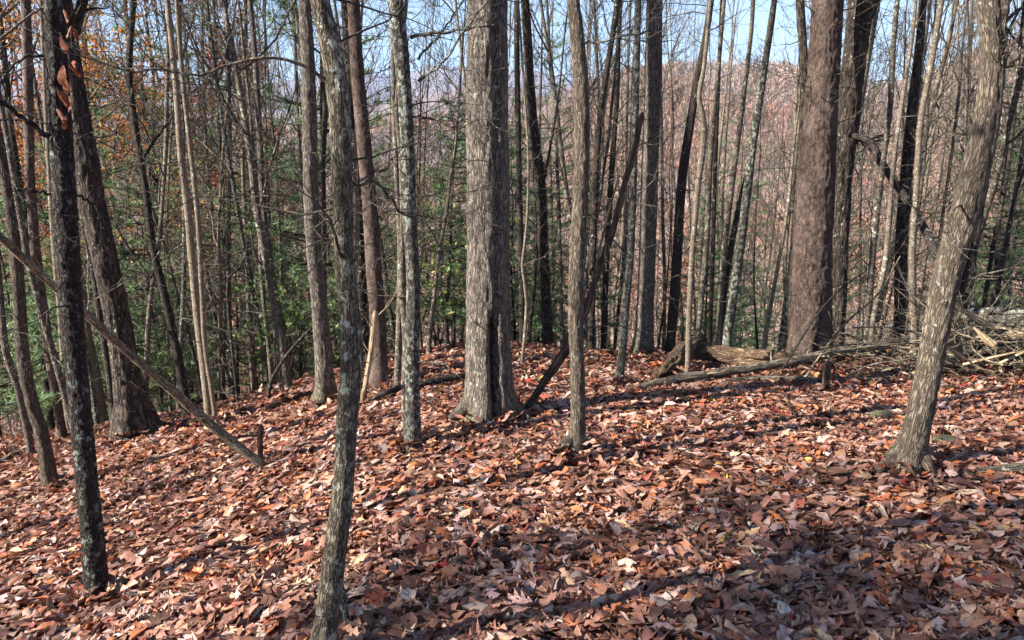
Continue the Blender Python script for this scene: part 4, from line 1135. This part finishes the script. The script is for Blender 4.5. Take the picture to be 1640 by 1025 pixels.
def place_many(n, key_kinds, px0, px1, D0, D1, name, what, cat, group, smin=.8, smax=1.2, gap=.5, power=1.0, thin=1.0):
    c = 0; tries = 0
    while c < n and tries < n * 60:
        tries += 1
        px = bg_r.uniform(px0, px1); D = D0 + (D1 - D0) * bg_r.random() ** power
        az, _ = azel(px, 450); x, y = math.sin(az) * D, math.cos(az) * D
        if not free(x, y, gap): continue
        if (570 < px < 770 or 830 < px < 920) and 'tree' in what and bg_r.random() < 0.75: continue
        used.append((x, y))
        key = key_kinds[bg_r.integers(0, len(key_kinds))]
        s = bg_r.uniform(smin, smax)
        E = plant(key, x, y, bg_r.uniform(0, 6.28), s * thin, s * bg_r.uniform(.9, 1.15), name, what, cat, group, (bg_r.normal(0, .035), bg_r.normal(0, .035)))
        PENDING.append((what, px, D, E))
        c += 1
def name_pending():
    cells = {}
    for what, px, D, E in PENDING:
        k = max(i for i in range(len(LAND)) if LAND[i][0] <= px)
        cells.setdefault((what, k), []).append((D, E))
    for (what, k), items in cells.items():
        for i, (D, E) in enumerate(sorted(items, key=lambda t: t[0])):
            o_ = (ORD[i] if i < len(ORD) - 1 else 'farthest') if len(items) > 1 else 'only'
            E['label'] = f"{o_} {what} between {LAND[k][1]} and {LAND[k + 1][1]}"
BARE = [('bare', k) for k in range(5)]; SAP = [('sap', k) for k in range(4)]
place_many(30, BARE, -120, 1760, 14, 32, 'bare_tree', 'leafless tree', 'tree', 'leafless trees below the crest', .6, 1.1, .8, 1.0, .62)
place_many(122, BARE, -160, 1800, 30, 90, 'bare_tree', 'distant leafless tree', 'tree', 'leafless trees below the crest', .8, 1.2, 1.2, 1.0, .85)
place_many(30, SAP, 150, 760, 10.5, 22, 'sapling', 'leafless sapling', 'sapling', 'saplings behind the crest', .7, 1.2, .35)
place_many(46, [('bare', 0), ('bare', 2), ('bare', 3), ('bare', 4)], 560, 1760, 13, 34, 'slim_tree', 'slim pale tree', 'tree', 'slim pale trees behind the crest', .6, .95, .4, 1.0, .5)
place_many(16, [('bare', 2), ('bare', 3), ('bare', 4)], 100, 560, 13, 30, 'slim_tree', 'slim pale tree', 'tree', 'slim pale trees behind the crest', .6, .95, .4, 1.0, .5)
place_many(28, SAP, 780, 1760, 12, 24, 'sapling', 'leafless sapling', 'sapling', 'saplings behind the crest', .7, 1.2, .4)
PINE = [('pine', 0), ('pine', 1), ('pine', 2)]
place_many(22, PINE, 110, 560, 13, 26, 'young_pine', 'young pine', 'pine tree', 'young green pines', .9, 1.5, 1.1)
place_many(13, PINE, 560, 960, 13.5, 24, 'young_pine', 'young pine', 'pine tree', 'young green pines', .7, 1.0, .9)
place_many(8, PINE, 1120, 1420, 16, 34, 'young_pine', 'young pine', 'pine tree', 'young green pines', .8, 1.2, .9)
place_many(4, [('pine', 1)], 1560, 1720, 16, 26, 'young_pine', 'young pine', 'pine tree', 'young green pines', .8, 1.1, .9)
place_many(5, [('pine', 0), ('pine', 2)], -100, 110, 11, 20, 'young_pine', 'young pine', 'pine tree', 'young green pines', .8, 1.2, .9)
place_many(16, [('buff', 0), ('buff', 1)], 0, 1700, 28, 80, 'buff_leaved_tree', 'pinkish-leaved tree', 'tree', 'pinkish trees down the slope', .8, 1.1, 2)
name_pending()
def at(px, D):
    az, _ = azel(px, 450); return math.sin(az) * D, math.cos(az) * D
for px, D, key, sc_, nm, lab in ((196, 16, ('orange', 0), .75, 'golden_tree', 'tree with golden orange leaves behind the massive leaning oak'),
                                 (285, 20, ('orange', 0), .9, 'golden_tree', 'orange-leaved tree behind the pale pair of stems'),
                                 (400, 23, ('russet', 0), .95, 'russet_tree', 'tree with dark russet leaves left of the dark oak'),
                                 (120, 22, ('orange', 0), .9, 'golden_tree', 'orange-leaved tree behind the lichen-flecked trunk'),
                                 (20, 22, ('russet', 0), .9, 'russet_tree', 'russet-leaved tree at the far left edge'),
                                 (705, 30, ('yellow', 0), 1.0, 'yellow_tree', 'yellow-green leaved tree between the lichen-grey trunk and the great oak'),
                                 (1075, 60, ('orange', 0), 1.0, 'golden_tree', 'orange-leaved tree down the slope behind the wavy dark trunk'),
                                 (940, 70, ('russet', 0), 1.0, 'russet_tree', 'russet tree down the slope behind the straight slim trunk'),
                                 (330, 27, ('tallpine', 0), 1.0, 'tall_pine', 'tall dark pine crown above the pale pair of stems'),
                                 (440, 33, ('tallpine', 0), 1.1, 'tall_pine', 'tall pine crown left of the dark oak top'),
                                 (860, 24, ('tallpine', 0), .75, 'tall_pine', 'pine with loose green tufts between great oak and straight slim trunk'),
                                 (1180, 38, ('tallpine', 0), .95, 'tall_pine', 'pine with loose green tufts left of the red pine'),
                                 (1615, 26, ('tallpine', 0), .6, 'tall_pine', 'dark green pine behind the top of the leaning foreground tree'),
                                 (240, 24, ('tallpine', 0), 1.0, 'tall_pine', 'tall pine crown above the bent dark trunk')):
    x, y = at(px, D); plant(key, x, y, bg_r.uniform(0, 6.28), sc_, sc_, nm, lab, 'tree', None)

MINR = 0.0016
# evergreen laurel shrubs
def laurel(px, D, h, label, n=300, pal=((50, 78, 36), (74, 104, 48), (98, 124, 58), (44, 66, 36))):
    x, y = at(px, D); z0 = float(ground_z(x, y))
    rng = np.random.default_rng(hash_str(label))
    E = empty('laurel_shrub', (x, y, z0), label, 'shrub', None)
    sb = MB(); lp = []
    for k in range(5):
        a = rng.uniform(0, 6.28); grow(sb, (0, 0, -.05), [math.cos(a) * .35, math.sin(a) * .35, 1], h * rng.uniform(.7, 1.0), .012, 0, rng, 2, 5, .1, .18, leaf_pts=lp)
    fb = MB(); pts = np.concatenate(lp); fb_add(fb, pts[rng.integers(0, len(pts), n)] + rng.normal(0, .05, (n, 3)), .085, pal, rng)
    part('stem', sb.mesh('stem', BARK['dark']), E, False); part('foliage', fb.mesh('foliage', MAT_FOLIAGE, False), E, False)
laurel(440, 12.5, 2.6, 'glossy evergreen shrub climbing round the mottled trunk')
laurel(470, 12.9, 2.2, 'glossy evergreen shrub just left of the dark oak foot')
laurel(725, 11.5, 2.4, 'light green leafy shrub between the lichen-grey trunk and the great oak', 170, ((120, 144, 70), (140, 150, 80), (96, 126, 62), (170, 160, 90)))
laurel(700, 13.5, 2.6, 'leafy green shrub behind the lichen-grey trunk', 170, ((104, 130, 64), (130, 142, 74), (90, 118, 58), (150, 150, 84)))

# trees behind and left of the viewer that shade the slope
for k, (x, y, key, s) in enumerate(((-6, -1.7, ('bare', 0), .9), (-8.5, -1.3, ('bare', 4), .8), (-11, -2.4, ('bare', 1), 1.0), (-7, -3.2, ('bare', 2), 1.0), (-13.5, -4.2, ('buff', 0), .8), (-12, -3.0, ('buff', 0), .9), (-17.5, -4.4, ('russet', 0), 1.0), (-14, 0.8, ('bare', 3), 1.0),
                                    (-10.5, -4.6, ('tallpine', 0), .8), (-3.2, -6.5, ('bare', 1), 1.0), (3.5, -4.5, ('bare', 4), 1.0), (8, 1, ('bare', 1), .9))):
    plant(key, x, y, k * 1.3, s, s, 'shade_tree', 'tree outside the picture beside or behind the viewpoint', 'tree', 'trees around the viewpoint')

# ------------------------------------------------------------------ far woods
fw = MB(); fr = np.random.default_rng(21)
FARP = np.array([srgb(*c)[:3] for c in ((138, 124, 116), (150, 130, 120), (160, 138, 126), (150, 124, 110), (156, 128, 112), (160, 128, 108), (164, 120, 98), (152, 114, 98))])
GREEN = np.array(srgb(70, 86, 54)[:3])
def far_trees(n, r0, r1, h0, h1, nc, cs, trunk=True):
    th = fr.uniform(-.82, .82, n); rad = np.sqrt(r0 * r0 + fr.random(n) * (r1 * r1 - r0 * r0))
    x, y = rad * np.sin(th), rad * np.cos(th); z = ground_z(x, y)
    h = fr.uniform(h0, h1, n)
    pt = np.clip((vnoise(x * .011, y * .011, 2.0) * .9 + vnoise(x * .04, y * .04, 4.0) * .5 + 1) * .5 * len(FARP) + fr.normal(0, .8, n), 0, len(FARP) - 1).astype(int)
    tone = FARP[pt] * fr.uniform(.85, 1.25, (n, 1))
    gr = fr.random(n) < .05 + .25 * (vnoise(x * .016, y * .016, 8.0) > .45); tone[gr] = GREEN * fr.uniform(.7, 1.3, (gr.sum(), 1))
    # crown: ragged sprays of small triangles through its volume
    N = n * nc
    u = fr.random(N); a = fr.uniform(0, 6.28, N)
    hh = np.repeat(h, nc); wid = hh * .26 * np.sqrt(np.maximum(4 * u * (1.02 - u), 0.02)) * np.sqrt(fr.random(N))
    c = np.stack([np.repeat(x, nc) + np.cos(a) * wid, np.repeat(y, nc) + np.sin(a) * wid, np.repeat(z, nc) + hh * (.28 + .72 * u)], -1)
    d1 = fr.normal(0, 1, (N, 3)); d1[:, 2] = np.abs(d1[:, 2]) + .9; d1 /= np.linalg.norm(d1, axis=1)[:, None]
    d2 = np.cross(d1, fr.normal(0, 1, (N, 3))); d2 /= np.linalg.norm(d2, axis=1)[:, None]
    L = (cs * fr.uniform(.6, 1.5, N))[:, None]
    V_ = np.stack([c - d2 * L * .14, c + d2 * L * .14, c + d1 * L * 1.25], 1).reshape(-1, 3)
    fw.add(V_, None, np.arange(len(V_)).reshape(-1, 3), None, np.repeat(np.repeat(tone, nc, 0) * fr.uniform(.85, 1.15, (N, 1)), 3, 0))
    if trunk:
        b = np.stack([x, y, z - .5], -1); t = b + np.stack([fr.normal(0, .05, n) * h, fr.normal(0, .05, n) * h, h * .95], -1)
        w = np.stack([np.full(n, .10), np.zeros(n), np.zeros(n)], -1) * fr.uniform(.6, 1.5, (n, 1)); w2 = w[:, [1, 0, 2]]
        V_ = np.stack([b - w, b + w, b + w2, t], 1).reshape(-1, 3); k = np.arange(n)[:, None] * 4
        F = np.concatenate([k + [0, 1, 3], k + [1, 2, 3], k + [2, 0, 3]])
        fw.add(V_, None, F, None, np.repeat(np.array([srgb(204, 194, 184)[:3]]) * fr.uniform(.5, 1.15, (n, 1)), 4, 0))
far_trees(460, 85, 150, 12, 18, 150, .85)
far_trees(1600, 150, 330, 11, 17, 62, 1.4)
far_trees(5200, 330, 700, 10, 16, 21, 2.4)
far_trees(8500, 650, 1050, 9, 15, 13, 3.2)
o = bpy.data.objects.new('far_woods', fw.mesh('far_woods', MAT_FAR, False)); link(o)
tag(o, 'hazy autumn woods covering the hills across the valley', 'woods', kind='stuff')

# ------------------------------------------------------------------ haze over the valley
hb = MB()
s = 9300.0; z0, z1 = float(Z.min()) - 1.5, max(float(Z.max()), 60.0) + 25.0
hb.add([(-s, -s, z0), (s, -s, z0), (s, s, z0), (-s, s, z0), (-s, -s, z1), (s, -s, z1), (s, s, z1), (-s, s, z1)],
       [(0, 3, 2, 1), (4, 5, 6, 7), (0, 1, 5, 4), (1, 2, 6, 5), (2, 3, 7, 6), (3, 0, 4, 7)])
hm = bpy.data.materials.new('haze'); hm.use_nodes = True
nt = hm.node_tree; nt.nodes.clear()
ho = nt.nodes.new("ShaderNodeOutputMaterial"); pv = nt.nodes.new("ShaderNodeVolumePrincipled")
pv.inputs['Color'].default_value = (0.46, 0.64, 1.0, 1); pv.inputs['Density'].default_value = 0.00014; pv.inputs['Anisotropy'].default_value = 0.0
nt.links.new(pv.outputs[0], ho.inputs['Volume'])
hz = bpy.data.objects.new('haze', hb.mesh('haze', hm, False)); link(hz); tag(hz, 'thin blue haze filling the valley air', 'haze', kind='stuff')
